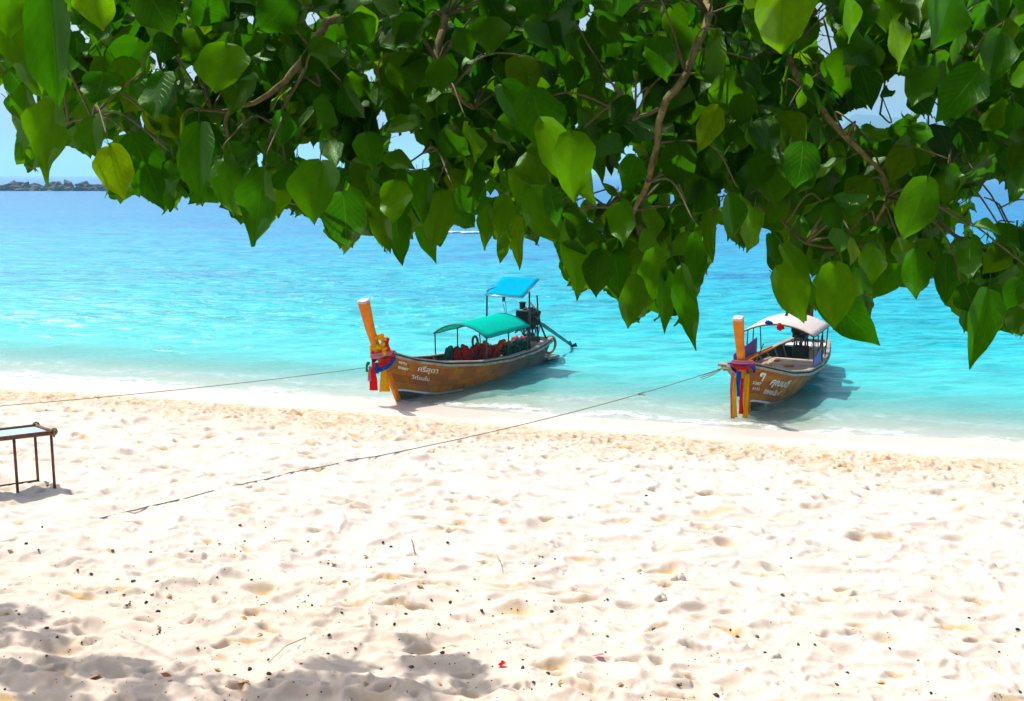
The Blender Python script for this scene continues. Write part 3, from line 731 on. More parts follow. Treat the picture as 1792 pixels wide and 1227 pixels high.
def life_jacket(Mx, mat, strap, label, grp=None, w=.42, hgt=.5):
    root = empty('life_jacket', (0, 0, 0), 0, label, 'life jacket', grp); root.matrix_world = Mx
    def panel(cx, cw, ch, z0, depth, nm, m_, ysh=0):
        b_ = MB(); b_.box((cx, ysh, z0 + ch / 2), (cw, depth, ch), bev=.035, smooth=True); return b_.build(nm, m_, root)
    for sx in (-1, 1):
        panel(sx * w * .26, w * .46, hgt * .72, 0, .09, 'front_panel', mat, -.055)
        b_ = MB(); b_.tube([(sx * w * .27, -.055, hgt * .70), (sx * w * .24, -.04, hgt * .80), (sx * w * .2, .02, hgt * .86), (sx * w * .22, .06, hgt * .78)], .062, 7); b_.build('shoulder', mat, root)
        b_ = MB(); b_.box((sx * w * .26, -.105, hgt * .36), (.035, .012, hgt * .68)); b_.build('strap', strap, root)
    panel(0, w * .95, hgt * .82, 0, .07, 'back_panel', mat, .06)
    b_ = MB(); b_.box((0, -.112, hgt * .30), (w * .98, .012, .035)); b_.build('strap', strap, root)
    b_ = MB(); b_.box((0, -.12, hgt * .30), (.06, .02, .05), bev=.006); b_.build('buckle', M_BLACK, root)
    return root

def boat_frame(foot, ang_from_y):
    """local +x runs from bow foot to stern; ang = angle of that axis from world +Y towards +X"""
    return math.pi / 2 - ang_from_y

# ---- boat one (middle)
foot1 = at_z(697, 701, 0.0); rz1 = boat_frame(foot1, R(31.5))
b1 = empty('longtail_boat', (foot1.x, foot1.y, 0), rz1, 'wooden long-tail boat with green arched canopy and blue stern awning, bow on the shoreline', 'boat', 'long-tail boats moored at the beach')
h1 = Hull(6.85, .80, [(0, 1.42), (.05, 1.28), (.12, 1.08), (.25, .86), (.42, .70), (.6, .62), (.8, .62), (.92, .66), (1, .74)],
          [(0, .05), (.05, .22), (.12, .42), (.25, .68), (.42, .86), (.6, .88), (.8, .74), (.92, .56), (1, .44)])
make_hull(b1, h1, True, .36, .35, .8)
prow(b1, [(.04, -.08), (-.12, .25), (-.50, .90), (-.80, 1.38), (-1.06, 1.95), (-1.28, 2.62)], [.10, .12, .14, .16, .20, .27], [.14, .15, .16, .18, .20, .23])
floorboards(b1, h1, .22, .80, .18, 9); 
for t in (.16, .30, .50, .62, .74): thwart(b1, h1, t)
b_ = MB(); b_.box((.25, 0, 1.02), (.9, .30, .03), rot=Matrix.Rotation(R(13), 4, 'Y'), bev=.005); b_.build('fore_deck', M_RAIL, b1)
p9 = h1.pt(.93, .9, 1); b_ = MB(); b_.box((p9.x + .05, 0, .62), (.75, .9, .04), bev=.006); b_.build('stern_deck', M_WHITE, b1)
# canopy
roof1 = arched_roof(b1, 2.75, 5.05, .86, 1.32, .30, M_TEAL, M_METAL, dz1=.04)
for xx in (2.8, 3.9, 5.0):
    for sd in (-1, 1):
        t = (xx + .8) / 8.15; g = h1.pt(t, 1, sd); post(b1, (xx, g.y * .97, g.z - .05), (xx, sd * .85, 1.315), .019)
# stern awning on a bent tube frame
for sd in (-1, 1):
    m_ = MB(); m_.tube([(5.25, sd * .74, .55), (5.25, sd * .72, 2.18), (5.28, sd * .70, 2.28), (5.36, sd * .62, 2.33), (5.45, sd * .5, 2.34)], .026, 8); m_.build('awning_post', M_METAL, b1)
aw = MB(); nz_ = 8
fA = [(5.05, -.62, 2.18), (5.05, .66, 2.18), (6.0, .62, 2.62), (6.0, -.60, 2.62)]
vs = []
for i in range(nz_ + 1):
    for j in range(nz_ + 1):
        u, v = i / nz_, j / nz_; p = Vector(fA[0]).lerp(Vector(fA[1]), v).lerp(Vector(fA[3]).lerp(Vector(fA[2]), v), u)
        p.z -= .035 * math.sin(u * math.pi) * math.sin(v * math.pi) + .008 * math.sin(v * 19 + u * 4); vs.append(p)
aw.add(vs, [(i * 9 + j, i * 9 + j + 1, (i + 1) * 9 + j + 1, (i + 1) * 9 + j) for i in range(8) for j in range(8)])
awo = aw.build('stern_awning', M_BLUE, b1); sm_ = awo.modifiers.new('thick', 'SOLIDIFY'); sm_.thickness = .01
m_ = MB(); m_.tube([Vector(p) + Vector((0, 0, -.02)) for p in fA + [fA[0]]], .02, 6); m_.build('awning_frame', M_CHROME, awo)
m_ = MB(); m_.box((5.1, .05, 2.08), (.06, .09, .14), bev=.015); m_.tube([(5.1, .0, 2.03), (5.15, -.02, 1.66)], .008, 5); m_.tube([(5.1, .1, 2.03), (5.15, 0.02, 1.66)], .008, 5); m_.build('pulley_block', M_METAL, b1)
engine(b1, 6.42, 1.05, tail=2.6, tail_dz=-1.15, yaw=R(3))
m_ = MB(); m_.box((6.55, 0, .6), (.42, .42, .4), bev=.02)
for sx in (-.18, .18):
    for sy in (-.18, .18): m_.tube([(6.55 + sx, sy, .4), (6.55 + sx * .8, sy * .8, 1.1)], .028, 6)
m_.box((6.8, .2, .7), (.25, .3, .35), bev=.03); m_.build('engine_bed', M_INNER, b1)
m_ = MB(); m_.tube([(7.05, -.3, .6), (6.75, -.25, 1.1), (6.7, -.05, 1.65), (6.75, .12, 1.8)], .03, 6); m_.build('exhaust_stack', M_METAL, b1)
lettering('ศรีสุดา', .235, h1, .122, .745, b1, weight=.016)
lettering('วีท่รนใน', .185, h1, .094, .54, b1, weight=.018)
lettering('4870', .115, h1, .052, .82, b1, weight=.02)
lettering('00887', .12, h1, .045, .70, b1, weight=.02)

bpy.context.view_layer.update()
MW1 = Matrix.Translation((foot1.x, foot1.y, 0)) @ Matrix.Rotation(rz1, 4, 'Z')
def w1(*p): return MW1 @ Vector(p)
GJ = 'life jackets hung under the green canopy'
jk = [((2.95, .42, .50), 12, M_DTEAL, 'dark teal life jacket nearest the bow beside the first canopy post'),
      ((3.15, .10, .52), -8, M_RED, 'red life jacket between two canopy posts nearest the bow'),
      ((3.45, -.02, .50), 15, M_MAROON, 'maroon life jacket left of the orange topped one'),
      ((3.75, -.12, .56), 0, M_ORANGE, 'bright orange life jacket under the middle of the green canopy'),
      ((3.70, -.36, .46), 10, M_MAROON, 'red-brown life jacket with black straps hanging below the orange one'),
      ((4.75, -.05, .50), 20, M_ORANGE, 'orange life jacket behind the aft canopy post'),
      ((4.85, -.38, .38), 5, M_DTEAL, 'teal life jacket by the aft canopy post'),
      ((5.20, -.34, .40), -12, M_DTEAL, 'grey-green life jacket leaning on the near gunwale'),
      ((5.50, -.28, .42), 14, M_DTEAL, 'teal life jacket nearest the stern engine'),
      ((5.60, -.10, .50), 10, M_PINK, 'faded pink life jacket in front of the engine')]
for p, a, m_, lb in jk: life_jacket(MW1 @ Matrix.Translation(p) @ Matrix.Rotation(R(a - 40), 4, 'Z') @ Matrix.Rotation(R(a * 1.4 - 8), 4, 'Y') @ Matrix.Rotation(R(a * .9), 4, 'X'), m_, M_BLACK, lb, GJ, w=.50)
o = MB(); o.ring(w1(3.75, .15, .98), .17, .035, w1(1, -.6, 0) - w1(0, 0, 0), 20, 7); tag(o.build('rubber_ring', M_BLACK), 'black rubber ring standing above the orange life jacket', 'ring')
ch = empty('folding_chair', w1(4.25, -.05, .2), rz1 + .5, 'small tubular chair frame with curved back between the canopy posts', 'chair')
for sx in (-.2, .2):
    m_ = MB(); m_.tube([(sx - .1, -.2, 0), (sx, -.05, .45), (sx, .0, .62), (0, .02, .70)], .013, 6); m_.build('side_frame', M_CHROME, ch)
    m_ = MB(); m_.tube([(sx + .08, .22, 0), (sx, 0, .4)], .012, 6); m_.build('leg', M_CHROME, ch)
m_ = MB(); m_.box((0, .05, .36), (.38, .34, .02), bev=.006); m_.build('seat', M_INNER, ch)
b_ = MB()
for k in range(5): b_.ring(w1(7.30 + k * .03, -.25 + k * .03, .48 - k * .01), .24 + .02 * (k % 3), .022, w1(.3, 1, .1) - w1(0, 0, 0), 22, 6)
tag(b_.build('coiled_hose', M_STRAW), 'coiled hose hanging over the stern beside the propeller shaft', 'hose')
b_ = MB()
for k in range(6): b_.ring(w1(6.0, -.36, .62 + k * .022), .20 - .012 * k, .018, (0, 0, 1), 22, 6)
tag(b_.build('rope_coil', M_STRAW), 'coil of straw coloured rope on the near gunwale by the engine', 'rope')
# stern step at the waterline
m_ = MB(); m_.box((7.2, -.05, .12), (.7, .8, .06), bev=.01); m_.build('swim_step', M_RAIL, b1)

# prow ribbons, boat one
G1 = 'cloth sashes tied round the left boat prow'
def wrap(MW, x, z, r, rx, m, tilt, seed):
    pts = []
    for i in range(17):
        a = 2 * math.pi * i / 16; pts.append(MW @ Vector((x + rx * math.cos(a) + .02, r * math.sin(a), z + tilt * math.cos(a) + .03 * math.sin(a * 2 + seed))))
    return pts
for (z, r, m_, tl, nm) in ((1.10, .27, M_BLU, .16, 'blue'), (1.17, .25, M_RED, .10, 'red'), (1.30, .25, M_PINK, .02, 'pale pink'), (1.40, .22, M_YEL, -.10, 'yellow')):
    x_ = -.76 - (z - 1.3) * .4
    sash(m_, wrap(MW1, x_ + .12, z, r, .32, m_, tl, z * 9), .12, f'{nm} cloth sash knotted round the prow post of the green canopied boat', m_, z * 7, (0, 0, 1), G1)
hang = [(M_RED, (-.84, .06), 1.02, -.62, (.12, .22), 'long red sash hanging from the left boat prow beside the yellow one'),
        (M_YEL, (-.74, -.16), 1.02, -.64, (.09, .27), 'long yellow sash hanging from the left boat prow'),
        (M_PINK, (-.90, .12), 1.0, -.36, (.06, .08), 'pale pink sash hanging over the red one on the left boat prow'),
        (M_GRN, (-.92, .17), 1.10, -.24, (.06, .06), 'short green sash end on the left boat prow'),
        (M_BLU, (-.88, -.06), 1.10, -.26, (.07, .09), 'short blue sash end on the left boat prow')]
for m_, (x_, y_), z_, dz_, wd, lb in hang:
    sash(m_, [w1(x_, y_, z_), w1(x_ - .06, y_ * 1.1, z_ + dz_ * .3), w1(x_ - .04, y_ * 1.2, z_ + dz_)], wd, lb, m_, x_ * 40, w1(.4, -1, 0) - w1(0, 0, 0), G1)
b_ = MB()
for k in range(13):
    a = k / 12 * math.pi * 1.25 - .2; b_.blob(w1(-.80 + .13 * math.sin(k), -.15 - .06 * math.cos(k * 2), 1.35 + .035 * k), (.075, .075, .07), k, .3, 1)
tag(b_.build('flower_garland', M_YEL), 'yellow flower garland tied high on the left boat prow', 'garland')
b_ = MB()
for k in range(6): b_.blob(w1(-.70 + .03 * math.cos(k), -.22, 1.40 + .05 * k), (.07, .07, .07), k + 30, .25, 1)
tag(b_.build('flower_garland', M_RED), 'red flower garland beside the yellow one on the left prow', 'garland')

# ---- boat two (right)
foot2 = at_z(1309, 719, 0.0); rz2 = boat_frame(foot2, R(26.5))
b2 = empty('longtail_boat', (foot2.x, foot2.y, 0), rz2, 'wooden long-tail boat with white arched canopy and purple side panels in the shallows', 'boat', 'long-tail boats moored at the beach')
h2 = Hull(6.9, .75, [(0, 1.32), (.04, 1.22), (.10, 1.08), (.2, .88), (.35, .72), (.55, .64), (.75, .66), (.9, .74), (1, .80)],
          [(0, .06), (.05, .38), (.12, .66), (.22, .86), (.38, 1.0), (.6, .98), (.8, .82), (.92, .66), (1, .52)])
make_hull(b2, h2, True, .6, .12, .55)
prow(b2, [(.04, -.08), (-.12, .25), (-.46, .85), (-.74, 1.26), (-.98, 1.8), (-1.18, 2.36)], [.12, .13, .14, .155, .185, .235], [.15, .16, .16, .17, .19, .22], M_CUT)
floorboards(b2, h2, .30, .70, .54, 10, w_at=.72)
for t in (.17, .27, .60, .72): thwart(b2, h2, t)
b_ = MB(); b_.box((.15, 0, .98), (.85, .45, .03), rot=Matrix.Rotation(R(13), 4, 'Y'), bev=.005); b_.build('fore_deck', M_RAIL, b2)
p9 = h2.pt(.93, .9, 1); b_ = MB(); b_.box((p9.x + .05, 0, .70), (.8, 1.1, .05), bev=.006); b_.build('stern_deck', M_WHITE, b2)
roof2 = arched_roof(b2, 2.75, 4.8, .95, 1.50, .27, M_WCAN, M_RUST, dz1=.05)
for xx in (2.8, 3.4, 4.0, 4.75):
    for sd in (-1, 1):
        t = (xx + .75) / 7.9; g = h2.pt(t, 1, sd); post(b2, (xx, g.y * .97, g.z - .05), (xx, sd * .93, 1.49), .017)
def side_panel(root, h, x0, x1, sd, hh):
    vs = []; N = 6
    for i in range(N + 1):
        x = x0 + (x1 - x0) * i / N; g = h.pt((x + h.rake) / (h.L + h.rake + .25), 1, sd)
        for q in (0, 1): vs.append((x, g.y * .96, g.z + .02 + q * hh * (.55 + .45 * i / N)))
    fs = [(2 * i, 2 * i + 1, 2 * i + 3, 2 * i + 2) for i in range(N)]
    b_ = MB(); b_.add(vs, fs, False); o = b_.build('side_panel', M_PURP, root); s_ = o.modifiers.new('t', 'SOLIDIFY'); s_.thickness = .02
    return o
side_panel(b2, h2, 2.0, 4.3, 1, .50); side_panel(b2, h2, 2.75, 3.7, -1, .42)
engine(b2, 5.8, 1.0, tail=1.8, tail_dz=.30, yaw=R(14))
m_ = MB(); m_.box((5.8, 0, .62), (.4, .4, .3), bev=.02)
for sx in (-.18, .18):
    for sy in (-.18, .18): m_.tube([(5.8 + sx, sy, .4), (5.8 + sx * .8, sy * .8, 1.02)], .028, 6); m_.build('engine_bed', M_INNER, b2)
m_ = MB(); m_.cyl((5.4, -.25, 1.62), (5.4, -.25, 1.98), .14, 14); m_.cyl((5.4, -.25, 1.98), (5.4, -.25, 2.0), .15, 14); tag(m_.build('bucket', M_MAROON), 'dark red bucket standing at the back of the white canopy', 'bucket')
lettering('ๆ', .34, h2, .040, .74, b2, weight=.03)
lettering('คุณบดี', .31, h2, .10, .66, b2, weight=.03)
lettering('โชคอนันต์', .235, h2, .082, .44, b2, sp=.9, weight=.03)
lettering('5287', .125, h2, .022, .60, b2, weight=.02)
lettering('0153', .125, h2, .022, .48, b2, weight=.02)
lettering('คุณบดี', .26, h2, .06, .60, b2, side=1)
MW2 = Matrix.Translation((foot2.x, foot2.y, 0)) @ Matrix.Rotation(rz2, 4, 'Z')
for o in list(COL.objects):
    if o.name.startswith('bucket'): o.matrix_world = MW2
def w2(*p): return MW2 @ Vector(p)
G2 = 'cloth sashes tied round the right boat prow'
for (z, r, m_, tl, nm) in ((1.14, .28, M_BLU, -.16, 'blue'), (1.20, .25, M_RED, -.02, 'red'), (1.26, .26, M_PINK, -.10, 'pale pink')):
    sash(m_, wrap(MW2, -.66 - (z - 1.2) * .4, z, r, .28, m_, tl, z * 9), .09, f'{nm} cloth sash knotted round the prow post of the white canopied boat', m_, z * 7, (0, 0, 1), G2)
hang = [(M_BLU, (-.95, 0), 1.12, -.60, (.11, .07), 'blue sash hanging down the middle of the right boat prow'),
        (M_YEL, (-.97, .08), 1.0, -.98, (.05, .12), 'yellow sash hanging at the left of the right boat prow'),
        (M_YEL, (-.80, -.16), 1.05, -1.05, (.10, .12), 'golden sash hanging along the stem of the right boat'),
        (M_RED, (-.90, -.07), .95, -.85, (.05, .10), 'red sash hanging between the yellow ones on the right boat prow'),
        (M_PINK, (-.93, .16), 1.1, -1.12, (.06, .09), 'pale pink sash hanging lowest on the right boat prow')]
for m_, (x_, y_), z_, dz_, wd, lb in hang:
    sash(m_, [w2(x_, y_, z_), w2(x_ - .05, y_ * 1.0, z_ + dz_ * .4), w2(x_ + .03, y_ * .8, z_ + dz_)], wd, lb, m_, x_ * 40, w2(.1, -1, 0) - w2(0, 0, 0), G2)
b_ = MB()
for k in range(7):
    x_, y_ = 4.4, -.84
    b_.tube([w2(x_, y_ - .02, 1.38), w2(x_ + .02 * k, y_ + .03 * math.sin(k), 1.0), w2(x_ + .05 * math.sin(k * 2), y_ + .06, .72 - .02 * k), w2(x_ + .12, y_ + .04 * k % .1, .95), w2(x_ + .03, y_, 1.36)], .010, 5)
tag(b_.build('hanging_rope', M_STRAW), 'bundle of straw rope hanging from the white canopy corner', 'rope')
b_ = MB(); b_.tube([w2(2.4, .5, .62), w2(3.9, .62, 1.05)], .014, 6); tag(b_.build('pole', M_RUST), 'thin pole leaning behind the left purple panel', 'pole')
for k, (x_, y_) in enumerate(((3.4, -.2), (4.2, .3), (3.3, .35))):
    b_ = MB(); b_.box(w2(x_, y_, .58), (.26, .12, .05), rot=Matrix.Rotation(k * 1.1, 4, 'Z'), bev=.01)
    tag(b_.build('wood_block', M_POST), ['wooden block lying on the deck nearest the right purple panel', 'wooden block furthest back on the deck of the white canopied boat', 'wooden block at the left of the white canopied deck'][k], 'block')
for k in range(2):
    b_ = MB(); b_.tube([w2(2.6, .80 - .12 * k, .78), w2(4.0, .86 - .12 * k, .74), w2(5.4, .74 - .12 * k, .76)], .03, 7); tag(b_.build('bamboo_pole', M_POST), ['outer of two bamboo poles laid along the far gunwale of the right boat', 'inner of two bamboo poles laid along the far gunwale of the right boat'][k], 'pole')

for (x_, y_, m_, nm, lb) in ((2.72, .22, M_BLU, 'cloth_bundle', 'small dark blue cloth bundle on the front edge of the white canopy'), (2.74, -.08, M_RED, 'cloth_bundle', 'small red cloth bag hanging from the front edge of the white canopy')):
    b_ = MB(); b_.blob(w2(x_, y_, 1.80 if m_ is M_BLU else 1.70), (.12, .06, .05 if m_ is M_BLU else .09), 7, .3, 2); tag(b_.build(nm, m_), lb, 'bundle')
# ---- boats far out
def far_boat(px, py, rz, L, label, canopy=None):
    p = at_z(px, py, 0); b = empty('longtail_boat', (p.x, p.y, 0), rz, label, 'boat')
    h = Hull(L, 1.0, [(0, 1.3), (.15, .85), (.4, .5), (.8, .5), (1, .6)], [(0, .06), (.15, .5), (.4, .8), (.8, .7), (1, .5)])
    make_hull(b, h, False); prow(b, [(.04, -.1), (-.5, .8), (-.95, 1.3), (-1.5, 2.5)], [.12, .16, .2, .3], [.15, .17, .2, .25])
    for t in (.2, .4, .6, .8): thwart(b, h, t)
    if canopy:
        arched_roof(b, L * .22, L * .72, .9, 1.75, .25, canopy, M_METAL)
        for xx in (L * .25, L * .48, L * .70):
            for sd in (-1, 1): post(b, (xx, sd * .75, .45), (xx, sd * .88, 1.74), .025)
    engine(b, L * .93, .8, tail=2.6, tail_dz=-1.1)
    return b, p
fb1, fp1 = far_boat(1062, 409, math.pi - R(6), 9.5, 'white canopied long-tail boat passing behind the hanging leaves with a wake', M_WCAN)
fb2, fp2 = far_boat(1128, 339, math.pi + R(4), 9.5, 'small distant dark long-tail boat carrying a standing person and passengers')

def person_mesh(loc, rz, joints, radii, edges, skin, top, label, hair=True, torso=None):
    root = empty('person', loc, rz, label, 'person')
    bm = bmesh.new(); sl = bm.verts.layers.skin.verify(); vs = [bm.verts.new(j) for j in joints]
    for a, b in edges: bm.edges.new((vs[a], vs[b]))
    for v, r in zip(vs, radii): v[sl].radius = (r, r)
    vs[0][sl].use_root = True
    me = bpy.data.meshes.new('body'); bm.to_mesh(me); bm.free(); o = link('body', me, skin, root)
    o.modifiers.new('skin', 'SKIN'); sb = o.modifiers.new('sub', 'SUBSURF'); sb.levels = 1; sb.render_levels = 1
    if torso:
        b_ = MB(); b_.tube(torso[0], torso[1], 10); b_.build('shirt', top, root)
    hd = joints[3]
    b_ = MB(); b_.blob((hd[0], hd[1] + .02, hd[2] + .04), (.105, .11, .11), 4, .08, 1); b_.build('hair', M_BLACK, root)
    return root
M_SKIN = paint('skin', (.25, .13, .08), .6, .15, 10, bump=0)
stand = [(0, 0, .95), (0, 0, 1.22), (0, 0, 1.45), (0, 0, 1.66), (-.11, 0, .88), (-.13, .03, .48), (-.14, 0, .04), (.11, 0, .88), (.13, .03, .48), (.14, 0, .04),
         (-.19, 0, 1.42), (-.38, -.05, 1.60), (-.55, -.1, 1.85), (.19, 0, 1.42), (.40, -.05, 1.58), (.55, -.1, 1.82)]
srad = [.14, .13, .07, .105, .10, .065, .05, .10, .065, .05, .07, .045, .035, .07, .045, .035]
sedg = [(0, 1), (1, 2), (2, 3), (0, 4), (4, 5), (5, 6), (0, 7), (7, 8), (8, 9), (2, 10), (10, 11), (11, 12), (2, 13), (13, 14), (14, 15)]
MWf = Matrix.Translation((fp2.x, fp2.y, 0)) @ Matrix.Rotation(math.pi + R(4), 4, 'Z')
person_mesh(MWf @ Vector((8.2, 0, .48)), 0, stand, srad, sedg, M_SKIN, M_BLU, 'standing person in dark clothes with both arms raised on the distant boat', torso=([(0, 0, .80), (0, 0, .98), (0, 0, 1.25), (0, 0, 1.45)], [.16, .17, .19, .13]))
sit = [(0, 0, .12), (0, .02, .40), (0, 0, .60), (0, 0, .80), (-.1, -.1, .12), (-.12, -.42, .16), (-.12, -.44, -.25), (.1, -.1, .12), (.12, -.42, .16), (.12, -.44, -.25),
       (-.18, 0, .57), (-.22, -.1, .33), (-.14, -.32, .2), (.18, 0, .57), (.22, -.1, .33), (.14, -.32, .2)]
for k, (m_, cn) in enumerate(((M_MAROON, 'dark red'), (M_PINK, 'pink'), (M_PURP, 'purple'), (M_PINK, 'light pink'))):
    person_mesh(MWf @ Vector((5.9 - k * .72, .1 * (k % 2), .50)), 0, sit, srad, sedg, M_SKIN, m_, f'seated passenger in a {cn} shirt on the distant boat' + (' nearest the bow' if k == 3 else ''), torso=([(0, 0, .06), (0, 0, .3), (0, 0, .6)], [.16, .18, .15]))
# wake behind the passing boat
m_ = MB(); M_FOAM = paint('foam', (.85, .88, .9), .7, .25, 2, bump=.5)
q0 = MWw = Matrix.Translation((fp1.x, fp1.y, 0)) @ Matrix.Rotation(math.pi - R(6), 4, 'Z')
rw = random.Random(9)
for k in range(260):
    x_ = 9.0 + abs(rw.gauss(0, 4.2)); y_ = rw.gauss(0, .18 + .05 * (x_ - 9)); p = q0 @ Vector((x_, y_, .06))
    m_.blob(p, (rw.uniform(.15, .6), rw.uniform(.1, .3), rw.uniform(.03, .12)), k, .3, 1)
for k in range(120):
    x_ = rw.uniform(0, 9.3); p = q0 @ Vector((x_, .75 + rw.uniform(0, .2), .05)); m_.blob(p, (rw.uniform(.1, .35), .1, rw.uniform(.03, .09)), k, .3, 1)
wk = m_.build('wake_foam', M_FOAM); wk['kind'] = 'stuff'

# ------------------------------------------------------------------ mooring ropes
def rope(name, pts, r, label, mat=M_ROPE):
    b_ = MB(); b_.tube(pts, r, 6); return tag(b_.build(name, mat), label, 'rope')
def sagline(a, b, sag, n=24): return [a.lerp(b, i / n) - Vector((0, 0, sag * 4 * (i / n) * (1 - i / n))) for i in range(n + 1)]
ra = w1(-.72, .06, .98); ea = on_sand(-260, 734) + Vector((0, 0, .05))
pts = sagline(ra, ea, .10); rope('mooring_rope', pts, .008, 'long taut mooring rope running left from the green canopied boat')
b_ = MB(); b_.ring(w1(-.72, -.02, 1.0), .13, .012, (.3, .2, 1), 18, 6); tag(b_.build('rope_loop', M_STRAW), 'rope loop round the left boat prow below the sashes', 'rope')
rb = w2(-.25, .62, 1.02)
def gpt(px, py, up=.012):
    p = on_sand(px, py); return Vector((p.x, p.y, p.z + up))
e1 = gpt(505, 831, .03)
pts = sagline(rb, e1, .16, 30)
for q in pts: q.z = max(q.z, float(ground(q.x, q.y)) + .02)
ga, gb = gpt(505, 831, .0), gpt(175, 908, .0); g = [ga.lerp(gb, t) for t in np.linspace(.02, 1, 60)]
zz_ = np.array([float(ground(q.x, q.y)) for q in g]); zs_ = np.convolve(np.pad(zz_, 9, 'edge'), np.ones(19) / 19, 'valid')
for q, z_, zr in zip(g, zs_, zz_): q.z = float(z_) * .85 + zr * .15 + .013
rope('mooring_rope', pts + g, .0085, 'long mooring rope from the white canopied boat sagging down onto the sand')
kp = pts[8]; b_ = MB(); b_.blob(kp, (.04, .03, .03), 2, .3, 1); b_.tube([kp, kp + Vector((.12, 0, -.03))], .009, 5); b_.tube([kp, kp + Vector((.11, .03, .05))], .007, 5)
tag(b_.build('rope_knot', M_ROPE), 'knot half way along the rope of the white canopied boat', 'knot')
b_ = MB()
for k in range(3): b_.tube(sagline(w2(-.30, .60 + .03 * k, 1.02), w2(-.75, .95 + .04 * k, .82 + .04 * k), .03, 8), .010, 5)
b_.tube([w2(-.62, .3, 1.1), w2(-.28, .62, 1.03), w2(-.0, .63, 1.06)], .02, 6)
tag(b_.build('rope_bundle', M_STRAW), 'bundle of rope made fast to the bow rail of the right boat', 'rope')
# beam across the bow rail, a part of the boat
m_ = MB(); m_.box((-.10, .40, 1.10), (.34, .60, .07), rot=Matrix.Rotation(R(-12), 4, 'Z'), bev=.01); m_.build('bow_beam', M_RAIL, b2)

# ------------------------------------------------------------------ table at the left edge
A = at_z(101, 858, 1.13)
ux = Vector((math.cos(R(213)), math.sin(R(213)), 0)); uy = Vector((math.cos(R(137)), math.sin(R(137)), 0))
tb = empty('massage_table', (A.x, A.y, A.z - .02), 0, 'pale blue topped table with rusty brown tube legs standing on the sand', 'table')
th_ = .87; TL = 1.9; TW = .58
def tl(u, v, z): q = ux * u + uy * v; return Vector((q.x, q.y, z))
rot = Matrix(((ux.x, uy.x, 0, 0), (ux.y, uy.y, 0, 0), (0, 0, 1, 0), (0, 0, 0, 1)))
M_TOP = paint('pale_blue_vinyl', (.42, .66, .78), .35, .2, 6, bump=.1)
m_ = MB(); m_.box(tl(TL / 2, TW / 2, th_ - .01), (TL - .06, TW - .05, .03), rot=rot, bev=.008); m_.build('table_top', M_TOP, tb)
for (a, b) in ((tl(0, 0, th_), tl(TL, 0, th_)), (tl(0, TW, th_), tl(TL, TW, th_)), (tl(0, 0, th_), tl(0, TW, th_)), (tl(TL, 0, th_), tl(TL, TW, th_))):
    m_ = MB(); m_.tube([a, b], .034, 9); m_.build('frame_tube', M_RUST, tb)
for (u, v) in ((0.03, .02), (.52, .02), (.03, TW - .02), (1.4, .02), (1.85, .02), (1.85, TW - .02)):
    m_ = MB(); m_.tube([tl(u, v, -.02), tl(u, v, th_)], .021, 8); m_.build('leg', M_RUST, tb)
for (a, b) in ((tl(.03, TW - .02, .05), tl(.03, .02, .03)), (tl(.52, .02, .04), tl(1.4, .02, .03)), (tl(.03, TW - .02, .06), tl(1.85, TW - .02, .05)), (tl(.03, .02, th_ - .2), tl(.03, .02, th_ - .2))):
    if (a - b).length > .1: m_ = MB(); m_.tube([a, b], .017, 7); m_.build('lower_rail', M_RUST, tb)
for (u, v) in ((0, 0), (0, TW)):
    m_ = MB(); m_.ring(tl(u, v, th_ + .01), .045, .016, tuple(uy), 12, 6); m_.ring(tl(u, v, th_ - .02), .04, .014, tuple(ux), 12, 6); m_.build('corner_binding', M_STRAW, tb)

# ------------------------------------------------------------------ things lying on the sand
def zone(px, py):
    if py > 1130 and px < 900: return 'in the tree shadow along the bottom left'
    if py > 1040 and px < 160: return 'in the tree shadow at the left edge'
    if px < 330: return 'on the sunlit sand below the table'
    if px < 700: return 'on the sunlit sand left of the crooked stick'
    if px < 1000: return 'on the sunlit sand around the crooked stick'
    if px < 1300: return 'on the sand between pink petal and lower coral lump'
    return 'on the bare sunlit sand at the lower right'
M_SEED = paint('seed_husk', (.055, .022, .012), .6, .5, 60, bump=.6)
M_SEED2 = paint('tan_husk', (.22, .10, .04), .7, .5, 60, bump=.6)
M_DRYL = paint('dry_yellow_leaf', (.55, .30, .02), .6, .4, 40, bump=.3)
M_DRYO = paint('dry_orange_leaf', (.50, .13, .02), .6, .4, 40, bump=.3)
M_CORAL = paint('coral', (.70, .62, .54), .95, .2, 30, bump=.5)
def lay(o, p, s, rz, tilt=0, sink=.3, hh=.01):
    o.location = (p.x, p.y, p.z + hh * s * (1 - sink)); o.scale = (s, s, s); o.rotation_euler = (tilt, tilt * .6, rz)
seed_me = []
for k in range(4):
    b_ = MB(); b_.blob((0, 0, 0), (.022, .015, .013), 200 + k, .22, 2); b_.tube([(.02, 0, 0), (.03, .003, .003)], .0035, 5); me = b_.mesh('seed_pod'); me.materials.append(M_SEED if k < 3 else M_SEED2); seed_me.append(me)
